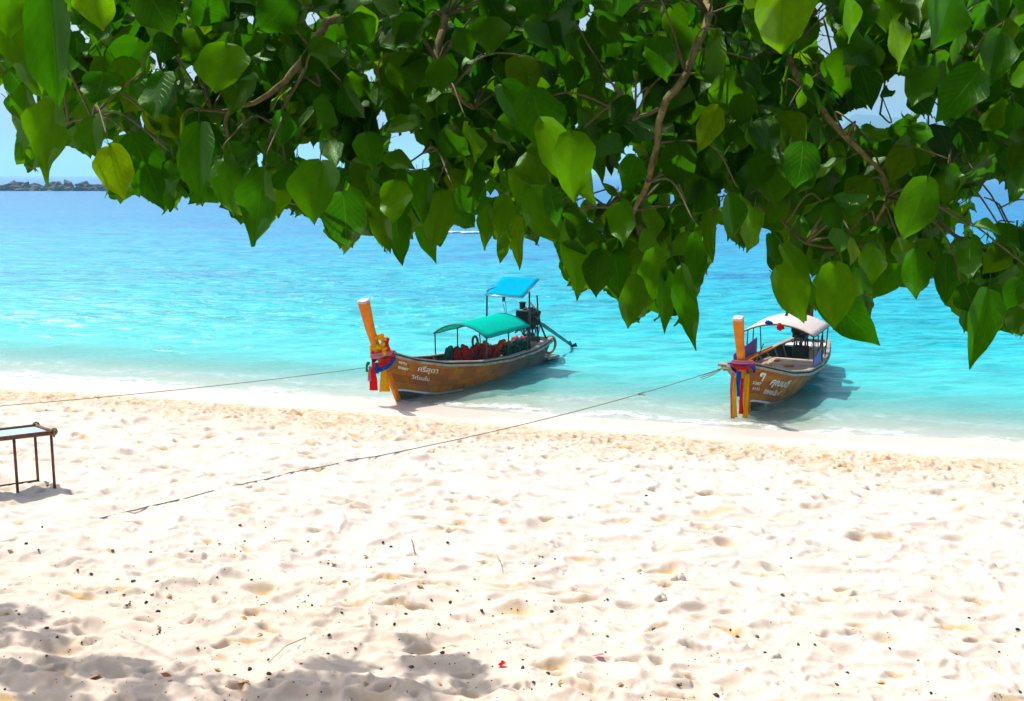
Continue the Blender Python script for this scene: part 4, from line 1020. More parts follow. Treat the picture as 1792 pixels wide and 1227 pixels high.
seeds = [(74,923),(46,952),(197,962),(264,967),(420,920),(465,925),(428,948),(136,999),(160,1005),(233,1018),(275,1019),(256,1055),(340,981),(380,1011),(539,948),(335,966),
 (546,1060),(598,1073),(684,957),(744,998),(562,1012),(603,1019),(440,1015),(788,1055),(783,950),(883,1036),(800,1034),(277,1071),(82,1100),(100,1117),(279,1107),(346,1135),
 (437,1172),(470,1180),(720,1168),(774,1144),(777,1136),(622,1136),(574,1145),(296,1195),(290,1180),(710,1075),(755,1051),(576,1112),(768,1094),(843,1070),(690,1093),(527,1163),
 (965,1071),(1063,1050),(937,992),(1278,1103),(1325,1115),(1426,1129),(1397,1129),(1673,1147),(1780,1104),(1091,1014),(1369,1042),(1696,1082),(1254,1218),(1144,1103),(1629,1214),(1785,1212),
 (934,1013),(959,1179),(1007,1181),(1187,1200),(1465,1200),(1607,1157),(1600,1178),(1483,1178),(1290,1115),(1063,1114),(880,1160),(893,1128),(915,1170),(1384,978),(1131,868),(670,950)]
rs = random.Random(17)
for (px, py) in seeds:
    p = on_sand(px, py); o = bpy.data.objects.new('seed_pod', seed_me[rs.choice((0, 0, 1, 2, 2, 3))]); COL.objects.link(o)
    lay(o, p, rs.uniform(.7, 1.2), rs.uniform(0, 6), rs.uniform(-.3, .3)); tag(o, 'small dark dried seed pod ' + zone(px, py), 'seed pod', 'small seed pods ' + zone(px, py))
_cen = [(rs.uniform(0, 1000), rs.uniform(930, 1220)) for _ in range(16)]
for k in range(130):
    px = rs.uniform(-20, 1810); py = 860 + 390 * rs.random() ** .8
    if k % 2: c_ = rs.choice(_cen); px = c_[0] + rs.gauss(0, 38); py = min(c_[1] + rs.gauss(0, 10), 1240)
    if px > 950 and rs.random() < .55: continue
    p = on_sand(px, py); o = bpy.data.objects.new('seed_pod', seed_me[rs.randrange(4)]); COL.objects.link(o)
    lay(o, p, rs.uniform(.3, .7), rs.uniform(0, 6), rs.uniform(-.3, .3)); tag(o, 'tiny dark dried seed pod ' + zone(px, py), 'seed pod', 'tiny seed pods ' + zone(px, py))
def dry_leaf_mesh(k, mat, sc=.04):
    b_ = MB(); vs = []; prof = [.05, .5, .8, .75, .45, .05]
    for i, w in enumerate(prof):
        u = i / 5; z = .25 * math.sin(u * 3 + k) + .05
        for v in (-1, -.5, 0, .5, 1): vs.append(((u - .5) * 2 * sc, v * w * sc * .62, (z + .28 * abs(v) ** 1.5 * w) * sc))
    b_.add(vs, [(i * 5 + j, i * 5 + j + 1, i * 5 + j + 6, i * 5 + j + 5) for i in range(5) for j in range(4)])
    me = b_.mesh('dry_leaf'); me.materials.append(mat); return me
yl = [dry_leaf_mesh(k, M_DRYL, .045) for k in range(3)]
yellow = [(18,965),(105,1018),(265,1040),(295,1043),(12,1075),(110,1070),(278,1098),(640,975),(585,988),(605,1052),(605,1066),(460,1062),(428,1085),(478,1105),(420,1115),(735,1028),(612,1024),
 (830,1014),(741,1020),(204,1014),(380,1174),(165,1188),(640,1198),(455,1112),(770,1198),(1043,1087),(1540,1195),(980,1195),(1083,1200),(1170,1203),(1495,1098),(1118,1000)]
for (px, py) in yellow:
    p = on_sand(px, py); o = bpy.data.objects.new('dry_leaf', yl[rs.randrange(3)]); COL.objects.link(o)
    lay(o, p, rs.uniform(.55, 1.05), rs.uniform(0, 6), rs.uniform(-.2, .2), 0, .004); tag(o, 'small curled yellow dry leaf ' + zone(px, py), 'dry leaf', 'yellow dry leaves ' + zone(px, py))
def one_leaf(px, py, mat, sc, label, cat='dry leaf', name='dry_leaf'):
    p = on_sand(px, py); o = link(name, dry_leaf_mesh(2, mat, sc)); lay(o, p, 1, rs.uniform(0, 6), .1, 0, .006); tag(o, label, cat)
one_leaf(425, 1197, M_DRYO, .075, 'orange brown dry leaf on sunlit sand between the two foreground shadows')
one_leaf(167, 1187, M_DRYO, .07, 'brown dry leaf in the tree shadow at the lower left')
one_leaf(292, 1185, M_DRYO, .06, 'dark orange dry leaf at the edge of the lower left shadow')
one_leaf(876, 1166, M_RED, .06, 'bright red petal at the right tip of the foreground shadow', 'petal', 'petal')
one_leaf(1047, 1154, M_PINK, .065, 'pale pink petal on sunlit sand right of the foreground shadow', 'petal', 'petal')
for (px, py, lb) in ((1359, 1152, 'white coral lump in the sand near the lower right'), (1161, 1050, 'tan coral lump in the sand right of the middle'), (1190, 1015, 'small crumbling coral piece right of the middle')):
    p = on_sand(px, py); b_ = MB()
    for k in range(7): b_.blob((rs.uniform(-.06, .06), rs.uniform(-.03, .03), rs.uniform(0, .03)), (rs.uniform(.02, .045),) * 3, k + 50, .35, 2)
    o = b_.build('coral', M_CORAL); o.location = p; tag(o, lb, 'coral')
def stick(pix, r, label):
    pts = [gpt(px, py, .02 + .03 * math.sin(i * 1.7) ** 2) for i, (px, py) in enumerate(pix)]; b_ = MB(); b_.tube(pts, [r] * (len(pts) - 1) + [r * .4], 6); tag(b_.build('stick', M_TWIG), label, 'stick')
stick([(716, 940), (722, 955), (725, 968), (733, 980)], .006, 'thin crooked dark stick on the sand left of the middle')
stick([(871, 978), (876, 990), (880, 1005)], .004, 'short thin twig on the sand right of the crooked stick')
stick([(748, 1108), (746, 1122)], .005, 'short twig standing in the sand above the foreground shadow')
stick([(545, 1115), (500, 1140), (470, 1165)], .004, 'fine straight twig on the sand near the lower left')

# ------------------------------------------------------------------ the tree
tree = empty('tree', (2.5, -3.5, float(ground(np.array(2.5), np.array(-3.5)))), 0, 'broad green leaved tree whose branches hang across the top of the view', 'tree')
T0 = Vector(tree.location)
def tloc(p): return Vector(p) - T0
def branch(pts, rs_, name='branch', mat=None):
    # smooth with catmull-rom
    P = [Vector(p) for p in pts]; out = []; ro = []
    for i in range(len(P) - 1):
        p0 = P[max(i - 1, 0)]; p1 = P[i]; p2 = P[i + 1]; p3 = P[min(i + 2, len(P) - 1)]
        for k in range(5):
            t = k / 5; out.append(.5 * ((2 * p1) + (p2 - p0) * t + (2 * p0 - 5 * p1 + 4 * p2 - p3) * t * t + (3 * p1 - p0 - 3 * p2 + p3) * t ** 3)); ro.append(rs_[i] + (rs_[i + 1] - rs_[i]) * t)
    out.append(P[-1]); ro.append(rs_[-1])
    out = [tloc(p) + Vector((math.sin(i * 1.3), math.cos(i * 1.7), math.sin(i * 2.1))) * r * .22 for i, (p, r) in enumerate(zip(out, ro))]
    b_ = MB(); b_.tube(out, ro, 9); return b_.build(name, mat or M_BARK, tree)
gz = T0.z
branch([(2.5, -3.5, gz - .3), (2.6, -3.4, gz + 1.2), (2.3, -3.0, gz + 2.6), (1.8, -2.4, gz + 3.8)], [.34, .29, .26, .22], 'trunk')
top = Vector((1.8, -2.4, gz + 3.75))
L1 = Vector((-1.2, 3.6, 7.5)); L2 = Vector((1.2, 3.4, 7.2)); L3 = Vector((3.0, 4.2, 7.4)); L4 = Vector((-3.8, 8.5, 8.4))
branch([top, (.8, -.4, 8.0), (-.4, 1.8, 8.0), L1], [.2, .15, .11, .07], 'branch')
branch([top, (1.9, -.6, 7.9), (1.6, 1.6, 7.8), L2], [.2, .14, .10, .06], 'branch')
branch([top, (2.8, -.4, 8.0), (3.1, 2.0, 8.0), L3], [.18, .13, .10, .06], 'branch')
branch([L1, (-2.4, 6.0, 8.1), L4, (-4.8, 11.2, 8.6), (-4.6, 13.2, 8.7)], [.07, .06, .05, .03, .015], 'branch')
def pxb(lst, d): return [at_depth(x, y, dd_) for (x, y), dd_ in zip(lst, d if isinstance(d, (list, tuple)) else [d] * len(lst))]
BR = [([(640, -60), (570, 40), (545, 85), (500, 140), (455, 175), (400, 196), (398, 238)], [3.4, 3.1, 3.0, 2.95, 2.95, 3.0, 3.0], [.016, .012, .011, .009, .007, .006, .004], L1),
      ([(800, -60), (778, 30), (766, 110), (790, 155), (828, 190)], [3.5, 3.1, 3.0, 3.0, 3.1], [.013, .011, .011, .009, .006], L2),
      ([(1270, -60), (1240, 25), (1200, 130), (1160, 188), (1150, 250), (1133, 320), (1110, 366)], [3.3, 3.0, 2.9, 2.85, 2.85, 2.9, 2.95], [.014, .012, .011, .010, .009, .008, .006], L2),
      ([(1340, -60), (1375, 92), (1425, 175), (1480, 240), (1540, 300), (1553, 345), (1530, 392)], [3.5, 3.1, 3.0, 2.95, 3.0, 3.0, 3.1], [.011, .010, .009, .008, .006, .005, .004], L3)]
for px_, d_, r_, at_ in BR:
    P = pxb(px_, d_); branch([at_] + P, [r_[0] * 1.6] + r_)
TW_ = [([(535, 120), (480, 220), (463, 290), (490, 345), (520, 358)], 2.95, .005), ([(545, 105), (560, 150), (530, 130)], 3.0, .004), ([(1152, 192), (1110, 208), (1070, 218)], 2.85, .006),
       ([(1830, 462), (1780, 455), (1720, 438), (1662, 405), (1640, 380)], 3.2, .007), ([(1700, 180), (1750, 240), (1800, 268), (1830, 280)], 3.0, .006), ([(1375, 392), (1410, 425), (1470, 433), (1535, 428)], 3.0, .005),
       ([(400, 195), (370, 193), (340, 192)], 3.0, .006), ([(640, 30), (655, 60), (690, 78)], 3.1, .009), ([(1792, 410), (1765, 390), (1748, 358), (1722, 345)], 3.6, .004), ([(1748, 365), (1780, 350), (1800, 352)], 3.6, .003),
       ([(1110, 366), (1085, 345), (1078, 338)], 2.95, .003), ([(1112, 368), (1060, 362), (1010, 366)], 2.95, .005), ([(1440, 30), (1455, 95), (1420, 70)], 3.8, .004), ([(1540, 200), (1560, 215), (1545, 172)], 3.5, .003),
       ([(1625, 250), (1660, 300), (1700, 330)], 3.1, .005), ([(1460, 90), (1500, 75), (1430, 60)], 3.9, .003), ([(740, 268), (700, 300), (770, 290)], 3.1, .003), ([(240, 180), (300, 190), (190, 100)], 3.3, .004),
       ([(1792, 150), (1720, 140), (1650, 200)], 3.4, .004), ([(160, 205), (120, 215), (80, 250)], 2.8, .004)]
for px_, d_, r_ in TW_: branch(pxb(px_, d_), [r_] + [r_ * .8] * (len(px_) - 2) + [r_ * .5], 'twig', M_TWIG)

# leaf shape
_tv = [0, .04, .12, .25, .42, .58, .74, .87, .95, 1.0]; _wv = [.02, .20, .36, .465, .49, .43, .30, .13, .045, .003]
TV = [0, .03, .08, .15, .24, .34, .45, .56, .67, .77, .86, .93, 1.0]
def _sp(t):
    k = max(i for i in range(len(_tv) - 1) if _tv[i] <= t + 1e-9); a, b = _tv[k], _tv[k + 1]; f = (t - a) / (b - a)
    m = lambda i: (_wv[min(i + 1, len(_wv) - 1)] - _wv[max(i - 1, 0)]) / (_tv[min(i + 1, len(_tv) - 1)] - _tv[max(i - 1, 0)])
    h = b - a; return (2*f**3 - 3*f*f + 1) * _wv[k] + (f**3 - 2*f*f + f) * h * m(k) + (-2*f**3 + 3*f*f) * _wv[k + 1] + (f**3 - f*f) * h * m(k + 1)
WV = [max(_sp(t), .003) for t in TV]; NR = len(TV)
US = (-1, -.68, -.3, 0, .3, .68, 1); NC = 7
def leaf_arrays(seed, tipcurl=.15, fold=.25, wave=.03, tv=None, us=US):
    tv = tv or TV; nr = len(tv); nc = len(us)
    rr_ = random.Random(seed); vs = []; uv = []; ph = rr_.uniform(0, 6)
    for t in tv:
        w = max(_sp(t), .003)
        for u in us:
            ww = w * (1 + .05 * math.sin(t * 13 + ph + u))
            z = fold * (math.sqrt(u * u + .03) - .17) * w - tipcurl * t * t + wave * math.sin(t * 9 + ph + (2 if u > 0 else 0)) * u * u
            x = u * ww + .07 * math.sin(t * 3 + ph) * t
            yb = -(t - (.07 * abs(u) if t < .12 else 0)); vs.append((x, yb, z)); uv.append((.5 + u * .5, t))
    fs = [(i * nc + j, i * nc + j + 1, (i + 1) * nc + j + 1, (i + 1) * nc + j) for i in range(nr - 1) for j in range(nc - 1)]
    k = len(vs); pet = [(0, 0, 0), (.02 * math.sin(ph), .12, .04), (.04 * math.sin(ph), .26, .02)]
    for (x, y_, z) in pet:
        for a in range(3): vs.append((x + .013 * math.cos(a * 2.09), y_, z + .013 * math.sin(a * 2.09))); uv.append((.5, .02))
    for i in range(2):
        for a in range(3): fs.append((k + i * 3 + a, k + i * 3 + (a + 1) % 3, k + (i + 1) * 3 + (a + 1) % 3, k + (i + 1) * 3 + a))
    return np.array(vs), fs, np.array(uv)
_pr = [(k, rng.uniform(-.1, .35), rng.uniform(-.05, .45), rng.uniform(.02, .09)) for k in range(10)]
VAR = [leaf_arrays(*q) for q in _pr]
VLO = [leaf_arrays(*q, tv=[0, .08, .24, .45, .67, .86, 1.0], us=(-1, -.5, 0, .5, 1)) for q in _pr]
def mesh_uv(name, co, fs, uv, tint=None):
    me = bpy.data.meshes.new(name); me.from_pydata(co.tolist(), [], fs if isinstance(fs, list) else fs.tolist())
    ul = me.uv_layers.new(name='UVMap'); li = np.empty(len(me.loops), np.int32); me.loops.foreach_get('vertex_index', li)
    ul.data.foreach_set('uv', uv[li].astype(np.float32).ravel()); me.polygons.foreach_set('use_smooth', np.ones(len(me.polygons), bool))
    if tint is not None:
        at = me.attributes.new('tint', 'FLOAT', 'POINT'); at.data.foreach_set('value', tint.astype(np.float32))
    me.materials.append(M_LEAF); me.update(); return me
LMESH = [mesh_uv('leaf', v, f, u) for v, f, u in VAR]

# where leaves may show (photo pixels): the lower contour of the canopy and the gaps in it
CONT = [(-60, -80), (-60, 112), (10, 150), (12, 200), (38, 250), (46, 290), (62, 312), (75, 272), (120, 250), (150, 272), (168, 270), (184, 240), (184, 320), (196, 346), (215, 352), (238, 335), (262, 345), (290, 368), (305, 372), (318, 345), (350, 355), (385, 345), (408, 386), (425, 385),
        (443, 428), (470, 395), (500, 362), (540, 382), (562, 380), (572, 412), (605, 443), (636, 405), (650, 405), (676, 448), (690, 415), (708, 455), (722, 400), (745, 440), (763, 450), (784, 405), (800, 392), (828, 400), (842, 372), (848, 436), (868, 402), (876, 462), (888, 420), (905, 468), (915, 400),
        (937, 440), (946, 405), (972, 412), (980, 470), (1016, 520), (1040, 495), (1076, 518), (1088, 530), (1101, 580), (1130, 548), (1150, 535), (1168, 572), (1182, 540), (1210, 610), (1218, 520), (1245, 455), (1256, 380), (1270, 405), (1300, 440), (1332, 385), (1352, 410), (1352, 500), (1370, 535), (1412, 562), (1424, 520),
        (1460, 576), (1480, 566), (1540, 600), (1518, 545), (1528, 522), (1560, 500), (1580, 500), (1606, 521), (1634, 470), (1650, 530), (1672, 545), (1696, 588), (1713, 630), (1728, 600), (1752, 575), (1770, 585), (1850, 590), (1850, -80)]
HOLES = [(547, 268, 33, 20), (575, 282, 18, 14), (712, 262, 34, 30), (740, 285, 14, 14), (455, 285, 8, 22), (466, 272, 5, 8), (440, 32, 9, 8), (275, 122, 14, 16), (335, 135, 10, 20), (268, 90, 10, 8), (120, 45, 14, 14), (150, 62, 12, 8), (30, 65, 5, 20), (145, 92, 8, 6), (382, 225, 7, 10),
         (250, 215, 6, 22), (188, 252, 8, 12), (215, 235, 6, 10), (64, 165, 10, 12), (545, 35, 10, 12), (398, 62, 5, 8), (590, 72, 5, 12), (650, 125, 7, 15), (665, 205, 10, 20), (640, 145, 4, 6), (1058, 318, 28, 42), (1095, 300, 12, 22), (1120, 165, 12, 16), (1068, 150, 9, 14), (1040, 20, 6, 10), (1018, 45, 8, 14),
         (1105, 285, 10, 26), (1436, 22, 9, 26), (1445, 72, 20, 22), (1500, 42, 4, 10), (1575, 165, 32, 34), (1545, 180, 22, 22), (1505, 205, 28, 16), (1545, 208, 24, 12), (1640, 195, 12, 22), (1622, 212, 26, 10), (1470, 220, 18, 10), (1605, 255, 8, 7), (1745, 348, 48, 28), (1775, 390, 22, 12), (1715, 395, 14, 20), (1660, 412, 14, 12),
         (1680, 405, 8, 14), (1412, 485, 10, 14), (1455, 462, 6, 8), (1680, 352, 10, 8), (1740, 405, 12, 20), (1268, 350, 6, 16), (1245, 345, 5, 8), (783, 190, 6, 6), (775, 198, 8, 5), (1005, 218, 8, 10), (1145, 240, 4, 10), (1088, 268, 5, 8), (930, 385, 4, 14), (1015, 345, 6, 14), (615, 255, 6, 8), (612, 295, 10, 8), (832, 288, 5, 6),
         (860, 340, 16, 6), (900, 345, 6, 9), (980, 350, 8, 10), (1108, 480, 6, 8), (1170, 340, 6, 12), (1177, 350, 5, 12), (1258, 300, 5, 7), (1265, 335, 6, 5), (745, 330, 5, 4), (1700, 508, 5, 6), (1760, 540, 8, 6), (1500, 490, 8, 12), (1030, 388, 12, 7), (1050, 405, 10, 8), (925, 402, 4, 10), (845, 395, 14, 12)]
QS = 4; MWd, MHt = 1920 // QS, 720 // QS; OX, OY = -64, -60
gxm, gym = np.meshgrid(OX + (np.arange(MWd) + .5) * QS, OY + (np.arange(MHt) + .5) * QS)
inside = np.zeros(gxm.shape, bool); n_ = len(CONT)
for i in range(n_):
    x0, y0 = CONT[i]; x1, y1 = CONT[(i + 1) % n_]
    if y0 == y1: continue
    c = ((y0 > gym) != (y1 > gym)) & (gxm < (x1 - x0) * (gym - y0) / (y1 - y0) + x0); inside ^= c
wob = (vn(gxm * .06, gym * .06, 71) - .5) * .9
for (cx, cy_, rx, ry) in HOLES:
    q = np.sqrt(((gxm - cx) / rx) ** 2 + ((gym - cy_) / ry) ** 2) + wob
    inside &= ~(q < 1.0)
cover = np.zeros(gxm.shape, np.int32)
brmask = np.zeros(gxm.shape, bool)
for px_, d_, r_, at_ in BR:
    for (a, b) in zip(px_, px_[1:]):
        for k in range(20):
            f = k / 20; x = a[0] + (b[0] - a[0]) * f; y_ = a[1] + (b[1] - a[1]) * f
            i = int((x - OX) / QS); j = int((y_ - OY) / QS)
            if 2 < i < MWd - 2 and 2 < j < MHt - 2: brmask[j - 2:j + 3, i - 2:i + 3] = True
CPn = np.array(CAMP); FWn = np.array(FW); UPn = np.array(UP); RTn = np.array(RT)
def frame(tip, nor, length, width):
    """3x3 columns: x = width axis, y = -tip, z = normal"""
    tip = tip / np.linalg.norm(tip); nor = nor - tip * nor.dot(tip); nor = nor / np.linalg.norm(nor); sx = np.cross(-tip, nor)
    return np.stack([sx * width, -tip * length, nor * length], 1)
def proj(P):
    v = P - CPn; d = v @ FWn; return CXP + FPX * (v @ RTn) / d, CYP - FPX * (v @ UPn) / d, d
OUT_I = np.array([i * NC for i in range(NR)] + [i * NC + NC - 1 for i in range(NR - 1, -1, -1)])
def raster(co):
    px, py, _ = proj(co[OUT_I]); px = (px - OX) / QS - .5; py = (py - OY) / QS - .5
    i0, i1 = int(max(px.min(), 0)), int(min(px.max() + 2, MWd)); j0, j1 = int(max(py.min(), 0)), int(min(py.max() + 2, MHt))
    if i1 <= i0 or j1 <= j0: return None
    gi, gj = np.meshgrid(np.arange(i0, i1), np.arange(j0, j1)); ins = np.zeros(gi.shape, bool); n = len(px)
    for i in range(n):
        x0, y0, x1, y1 = px[i], py[i], px[(i + 1) % n], py[(i + 1) % n]
        if y0 == y1: continue
        ins ^= ((y0 > gj) != (y1 > gj)) & (gi < (x1 - x0) * (gj - y0) / (y1 - y0) + x0)
    return j0, j1, i0, i1, ins
leaves = []   # (base, M3, variant, depth)
def put(base, M3, var, force=False, limit=.06, front=False):
    co = VAR[var][0][:NR * NC] @ M3.T + base
    rr_ = raster(co)
    if rr_ is None: return False
    j0, j1, i0, i1, ins = rr_; tot = ins.sum()
    if tot == 0: return False
    if not force:
        bad = (ins & ~inside[j0:j1, i0:i1]).sum()
        if bad > limit * tot: return False
        if front and (ins & brmask[j0:j1, i0:i1]).sum() > 3 and rng.random() < .8: return False
    cover[j0:j1, i0:i1] += ins
    leaves.append((base, M3, var, float((base - CPn) @ FWn))); return True
# individually placed leaves of the fringe: base, tip, width, depth
FR = [(85,-10,100,187,92,2.6),(4,30,72,172,52,2.9),(48,155,40,286,56,3.0),(98,170,60,312,72,2.8),(165,205,160,272,62,3.0),(192,258,214,353,62,2.9),(232,240,288,372,72,3.0),(350,222,350,350,70,2.8),(298,285,302,372,32,3.0),(392,280,407,386,52,3.0),
 (462,300,443,430,72,2.9),(492,305,456,398,58,3.1),(560,285,545,383,88,2.8),(600,340,606,443,78,2.9),(655,345,676,449,42,3.0),(690,370,708,456,42,3.1),(772,340,762,441,52,3.0),(733,400,763,452,26,3.2),(788,362,829,402,40,3.1),(692,320,690,392,58,2.8),
 (740,303,742,390,38,3.0),(856,362,848,438,30,3.0),(882,345,877,418,38,2.9),(887,398,874,463,24,3.1),(908,382,905,470,22,3.0),(917,372,938,441,28,3.1),(928,330,966,428,62,2.9),(958,325,982,402,34,2.7),(1000,392,1018,523,60,3.1),(1010,362,1000,420,44,3.0),
 (1086,356,1087,435,46,2.8),(1030,390,1022,434,34,3.0),(1112,276,1094,336,48,2.8),(1078,340,1054,321,14,3.0),(1030,262,1062,315,28,3.3),(1068,260,1071,310,15,3.3),(730,214,674,229,40,3.0),(674,274,728,293,34,3.0),(1193,470,1211,613,38,2.7),(1215,412,1220,522,38,2.9),
 (1238,372,1248,462,22,3.1),(1275,342,1290,418,48,2.8),(1318,366,1300,443,44,3.0),(1360,472,1414,564,62,2.8),(1370,432,1435,532,34,3.0),(1462,464,1463,578,64,2.6),(1438,515,1541,603,60,2.8),(1500,468,1526,567,28,2.9),(1528,434,1515,510,46,3.0),(1572,468,1528,524,38,3.1),
 (1600,438,1607,523,54,2.9),(1622,315,1578,428,64,2.7),(1655,448,1652,536,36,3.0),(1690,535,1683,583,28,3.1),(1728,512,1712,633,56,2.7),(1782,490,1768,542,44,3.0),(1782,540,1770,588,34,3.1),(1703,395,1750,398,30,2.9),(1740,398,1790,432,36,3.1),(1545,171,1568,147,20,3.2),
 (1712,124,1648,202,76,2.6),(1112,485,1102,581,46,2.8),(1165,478,1168,574,34,2.9),(1052,440,1040,520,50,3.0),(1075,440,1082,520,52,3.1),(1145,440,1135,545,50,2.9),(1370,-40,1380,98,118,2.4),(395,80,385,165,95,2.6),(285,130,275,210,70,2.7),(180,130,165,182,75,2.7),
 (575,250,590,288,40,2.9),(640,235,650,300,50,2.9),(520,300,470,330,40,3.0),(1505,120,1530,190,50,3.0),(1625,120,1590,190,52,2.9),(1600,165,1625,205,44,3.0),(1590,225,1640,240,34,3.0),(1510,225,1560,248,30,3.0),(1480,0,1492,75,52,2.8),(1405,250,1395,330,60,2.6),
 (1000,235,1010,350,72,2.5),(950,215,1040,362,60,2.6),(930,160,965,262,88,2.7),(880,150,945,260,60,2.8),(415,300,430,350,40,3.2),(365,300,372,350,34,3.2),(1255,190,1225,262,44,2.9),(1700,420,1690,500,40,3.1),(1640,430,1625,480,34,3.2),(1350,410,1362,480,34,3.1),(1790,300,1770,360,34,3.0),(15,-40,20,70,70,2.8),
 (160,-30,175,60,66,2.9),(250,-20,300,50,80,3.0),(1560,40,1590,120,60,2.9),(1660,-20,1640,90,90,2.8),(1750,60,1735,150,60,3.0)]
for (bx, by, tx, ty, wpx, d) in FR:
    d -= .28; B = np.array(at_depth(bx, by, d)); Tp = np.array(at_depth(tx, ty, d * rng.uniform(.97, 1.03))); tv = Tp - B; ln = np.linalg.norm(tv)
    wid = wpx / FPX * d / .95; tow = -FWn; yaw = rng.uniform(-.5, .5); nor = tow + RTn * yaw + UPn * rng.uniform(.0, .5) * rng.choice([1, 1, 1, -1])
    k = math.sqrt(1 + yaw * yaw * .8)
    put(B, frame(tv, nor, ln, wid * k * 1.02), int(rng.integers(10)), True)
def rand_leaf(px, py, d, size, front=False, limit=.06):
    B = np.array(at_depth(px, py, d))
    tip = -UPn * rng.uniform(.55, 1.2) + RTn * rng.normal(0, .6) + FWn * rng.normal(0, .4)
    nor = -FWn * rng.uniform(.3, 1) + RTn * rng.normal(0, .65) + UPn * rng.normal(.25, .5)
    ln = size * rng.uniform(.6, 1.25)
    return put(B, frame(tip, nor, ln, ln * rng.uniform(.75, 1.05)), int(rng.integers(10)), False, limit, front)
# layers of the hanging foliage
for (cnt, d0, d1, size, front) in ((1300, 2.75, 3.25, .106, True), (2900, 3.1, 4.1, .12, False), (3200, 4.0, 6.0, .135, False)):
    for _ in range(cnt):
        px = rng.uniform(-60, 1850); py = rng.uniform(-60, 600); rand_leaf(px, py, rng.uniform(d0, d1), size, front)
# thicken wherever the light would come through too much
for rnd in range(3):
    miss = np.argwhere(inside & (cover < 2)); rng.shuffle(miss)
    for (j, i) in miss[:5200]:
        if cover[j, i] >= 2: continue
        d = rng.uniform(2.9, 5.2); sz = (.13, .10, .075)[rnd]
        px = OX + (i + .5) * QS; py = OY + (j + .5) * QS
        rand_leaf(px + rng.normal(0, 8), py - sz * FPX / d * .45, d, sz, False, (.05, .08, .12)[rnd])
leaves.sort(key=lambda q: q[3] - 0.0)
# thin twigs carrying the nearer leaves
_bp = [q for px_, d_, r_, at_ in BR for q in pxb(px_, d_)] + [q for px_, d_, r_ in TW_ for q in pxb(px_, d_)[:2]]
for k in range(0, 900, 5):
    B = Vector(leaves[k][0]) - Vector(leaves[k][1][:, 1]) * -.22; near = min(_bp, key=lambda q: (q - B).length)
    if (near - B).length > .42 or (near - B).length < .08: continue
    mid_ = (near + B) / 2 + Vector((rng.normal(0, .03), rng.normal(0, .03), .05)); branch([near, mid_, B], [.0034, .0026, .0018], 'twig', M_TWIG)
big = sorted(range(len(leaves)), key=lambda i: -np.linalg.norm(leaves[i][1][:, 1]) / leaves[i][3])
vis = [i for i in big if -20 < proj(leaves[i][0][None])[0][0] < 1812 and proj(leaves[i][0][None])[1][0] > -60]
chosen = set(vis[:300] if True else [])
nfr = set(i for i in range(len(leaves)) if leaves[i][3] < 2.95); 
chosen = set(sorted(vis, key=lambda i: leaves[i][3])[:300])
T0n = np.array(T0)
for i in chosen:
    B, M3, var, d = leaves[i]; o = bpy.data.objects.new('leaf', LMESH[var]); COL.objects.link(o); o.parent = tree
    Mx = Matrix([[*M3[0], B[0] - T0n[0]], [*M3[1], B[1] - T0n[1]], [*M3[2], B[2] - T0n[2]], [0, 0, 0, 1]]); o.matrix_local = Mx
rest = [leaves[i] for i in range(len(leaves)) if i not in chosen]
# the upper crown above the view, and the limb that shades the lower left of the sand
def crown(cx, cy_, cz, rx, ry, rz_, n, size=.17):
    for _ in range(n):
        q = rng.normal(0, 1, 3); q = q / np.linalg.norm(q) * rng.uniform(.2, 1) ** .5
        B = np.array([cx + q[0] * rx, cy_ + q[1] * ry, cz + q[2] * rz_])
        pxx, pyy, dpt = proj(B[None])
        if dpt[0] > .3 and pyy[0] > -70 and -200 < pxx[0] < 2000: continue
        if dpt[0] < .8 and abs(B[2] - CAMZ) < 1.0: continue
        tip = np.array([rng.normal(0, .5), rng.normal(0, .5), -.8]); nor = np.array([rng.normal(0, .5), rng.normal(0, .5), 1.0]); ln = size * rng.uniform(.7, 1.3)
        rest.append((B, frame(tip, nor, ln, ln * .9), int(rng.integers(10)), 0))
crown(0.2, 1.2, 7.9, 5.0, 3.0, .9, 900)
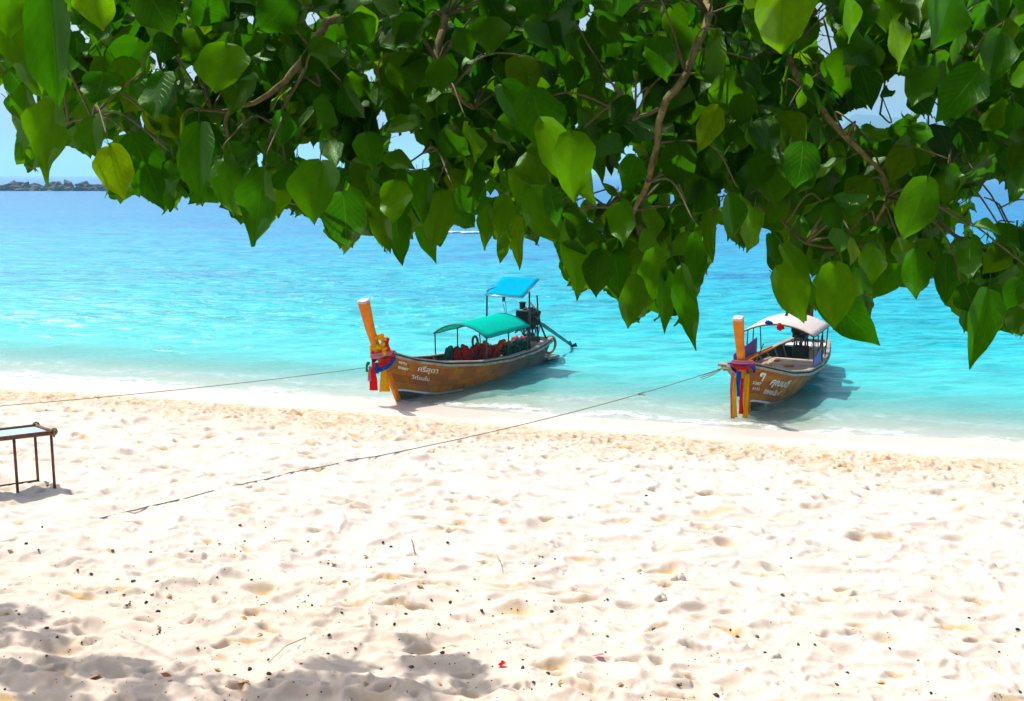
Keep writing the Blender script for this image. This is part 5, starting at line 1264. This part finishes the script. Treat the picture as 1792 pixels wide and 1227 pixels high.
crown(-1.5, 5.0, 8.2, 3.5, 2.4, .7, 350)
crown(2.5, 4.5, 7.9, 3.0, 2.0, .6, 250)
def shade_clump(px, py, z, r, n):
    p = on_sand(px, py); hgt = z - p.z; cx = p.x + SUN_DIR.x / SUN_DIR.z * hgt; cyy = p.y + SUN_DIR.y / SUN_DIR.z * hgt
    crown(cx, cyy, z, r, r * .9, .2, int(n * 1.35), .15)
    return Vector((cx, cyy, z))
cl = []
for (px, py, z, r, n) in ((30, 1078, 8.6, .30, 55), (75, 1112, 8.5, .22, 32), (-30, 1120, 8.6, .35, 60), (40, 1180, 8.4, .34, 85), (130, 1172, 8.4, .30, 75), (215, 1182, 8.4, .30, 75), (285, 1192, 8.4, .24, 45), (90, 1225, 8.4, .32, 60), (250, 1232, 8.3, .30, 55),
                          (525, 1200, 8.4, .27, 65), (600, 1172, 8.4, .28, 75), (655, 1208, 8.4, .30, 80), (755, 1162, 8.5, .26, 60), (815, 1180, 8.5, .25, 60), (845, 1214, 8.4, .26, 50), (730, 1142, 8.6, .14, 18), (470, 1222, 8.3, .22, 35), (590, 1235, 8.3, .30, 60), (735, 1212, 8.3, .26, 50)):
    cl.append(shade_clump(px, py, z, r, n))
Lp = Vector((-4.6, 11.2, 8.55))
for k, c in enumerate(cl): branch([Lp if k % 2 else L4, (Lp + c) / 2 + Vector((0, 0, .15)), c], [.02, .014, .006], 'branch')
cos = []; fcs = []; uvs = []; tints = []; off = 0
for (B, M3, var, d) in rest:
    v, f, u = (VAR if 0 < d < 3.7 else VLO)[var]; cos.append(v @ M3.T + B - T0n); fcs.append(np.array([list(q) for q in f]) + off); uvs.append(u); tints.append(np.full(len(v), rng.random())); off += len(v)
lm = link('foliage', mesh_uv('foliage', np.concatenate(cos), np.concatenate(fcs), np.concatenate(uvs), np.concatenate(tints)), None, tree); lm['kind'] = 'stuff'
print('leaves', len(leaves), 'in mass', len(rest), 'uncovered', int((inside & (cover < 1)).sum()), 'of', int(inside.sum()))
